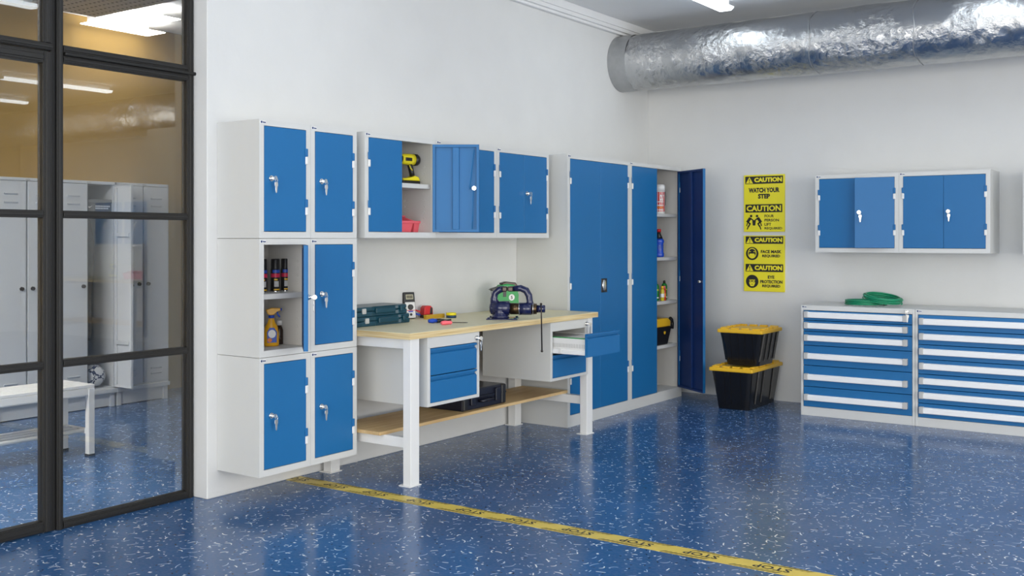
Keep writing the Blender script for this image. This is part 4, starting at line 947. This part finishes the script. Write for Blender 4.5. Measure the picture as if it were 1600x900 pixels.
# jacket and trousers hanging in the bay
b = B(); rr = [[(0.055 * wx * math.cos(a) + ox, 0.05 * math.sin(a), z) for a in [2 * PI * i / 14 for i in range(14)]] for z, wx, ox in ((0.0, 0.7, 0), (0.06, 0.9, 0), (0.35, 0.8, 0.0), (0.5, 1.1, 0.005), (0.75, 1.25, 0.01), (0.92, 0.9, 0.0), (1.0, 0.35, 0))]
b.loft(rr); jk = b.build('camouflage_jacket', M['cloth'], loc=(LX - 0.16, -3.49, 0.53), rot=(0, 0, RA)); tag(jk, 'dark camouflage jacket hanging in the open grey locker', 'jacket')
# slatted bench
t = thing('changing_bench', 'white slatted changing bench in front of the grey lockers', 'bench', (-1.62, -5.45, 0))
T1 = Matrix.Translation((1.62, 5.45, 0))
def cb(name, x0, x1, y0, y1, z0, z1, bev=0.002): b = B(); b.T = T1; b.box(x0, x1, y0, y1, z0, z1, bev); return b.build(name, M['white'], t)
for i in range(5): x0 = -1.800 + i * 0.068; cb('slat', x0, x0 + 0.056, -6.35, -4.545, 0.423, 0.443, 0.003)
for y in (-4.590, -6.30):
    for x in (-1.79, -1.505):
        lg = cb('leg', x, x + 0.040, y, y + 0.040, 0.012, 0.422); b = B(); b.T = T1; b.box(x - 0.002, x + 0.042, y - 0.002, y + 0.042, 0, 0.014); b.build('foot_cap', M['black'], t if False else lg)
    cb('cross_rail', -1.75, -1.505, y + 0.005, y + 0.035, 0.385, 0.421); cb('cross_rail', -1.75, -1.505, y + 0.005, y + 0.035, 0.135, 0.165)
for x in (-1.79, -1.505): cb('long_rail', x + 0.006, x + 0.034, -6.26, -4.59, 0.380, 0.422)
for i in range(4): x0 = -1.765 + i * 0.078; b = B(); b.T = T1; b.cyl((x0, -6.29, 0.155), (x0, -4.56, 0.155), 0.013, n=12); b.build('shoe_rail', M['white'], t)
# cable tray and lamps of the locker room
t = thing('cable_tray', 'perforated grey cable tray under the changing room ceiling', 'cable tray', (-1.5, -4.05, 3.0))
b = B(); x0, x1, yw = -1.15, 1.2, 0.28
b.box(x0, x1, -yw, yw, 0, 0.003); b.box(x0, x1, -yw, -yw + 0.003, 0, 0.06); b.box(x0, x1, yw - 0.003, yw, 0, 0.06); b.build('tray', M['galv'], t)
b = B(); r_ = 0
for i in range(46):
    for s in (-1, 1): b.box(x0 + 0.02 + i * 0.05, x0 + 0.045 + i * 0.05, s * (yw + 0.0006) - 0.0006, s * (yw + 0.0006) + 0.0006, 0.022, 0.036)
    for j in range(7): b.box(x0 + 0.02 + i * 0.05, x0 + 0.038 + i * 0.05, -yw + 0.04 + j * 0.075, -yw + 0.055 + j * 0.075, -0.0008, -0.0002)
tag(b.build('slots', M['hole'], t), kind='stuff')
for x in (-0.8, 0.0, 0.8): B().cyl((x, 0, 0.0), (x, 0, CZ - 3.001), 0.005, n=8).build('hanger', M['galv'], t)
def room_lamp(x, y, z, L, label):
    t = thing('ceiling_lamp', label, 'lamp', (x, y, z), 0, 'flanged ceiling lamps of the changing room')
    B().box(-0.125, 0.125, -L / 2, L / 2, 0, 0.006, 0.001).build('diffuser', M['roomlamp'], t)
    B().box(-0.06, 0.06, -L / 2 + 0.02, L / 2 - 0.12, 0.006, CZ - z - 0.001, 0.003).build('housing', M['lampbody'], t)
    return t
ra = room_lamp(-3.285, -3.09, 3.10, 0.64, 'flanged ceiling lamp nearer the lockers, below the cable tray')
dup(ra, (-2.725, -3.36, 3.10), label='flanged ceiling lamp nearer the glass partition')
rb_ = room_lamp(-0.75, -6.9, 3.10, 0.95, 'added fill lamp outside the frame, brightening the changing room lockers')  # unseen lamps added to brighten the grey lockers from the front
for ch in rb_.children:
    if ch.name.startswith('diffuser'): ch.data.materials[0] = M['roomfill']
for y in (-8.4, -10.4):
    dup(rb_, (-0.75, y, 3.10)); dup(rb_, (-2.1, y, 3.10))
for y in ():
    dup(ra, (-2.4, y, 3.10), label='added fill lamp outside the frame, brightening the changing room lockers'); dup(ra, (-0.9, y, 3.10), label='added fill lamp outside the frame, brightening the changing room lockers')

# ------------------------------------------------------------------ second workplace further along the back wall, outside the frame, mirrored in the glass
dup(wb, (7.3, -0.36, 0), -PI / 2, 'second workbench along the back wall, seen only mirrored in the glass')
c = dup(C0, (6.40, -0.331, 1.24), 0, 'closed wall cabinet seen only mirrored in the glass, over the second bench'); c['group'] = gb
c = dup(C0, (7.0325, -0.331, 1.24), 0, 'wall cabinet seen only mirrored, further along over the second bench'); c['group'] = gb
dup(bpy.data.objects['cordless_drill'], (7.22, -0.36, BZ), 0.3, 'cordless drill on the second bench, seen only mirrored in the glass')
for i, w_ in enumerate(('first', 'middle', 'last')):
    c = dup(sb, (6.60 + 0.13 * i, -0.36, BZ), 0, w_ + ' of three coral bins on the second bench, seen only mirrored'); c['group'] = 'coral bins on the second bench'
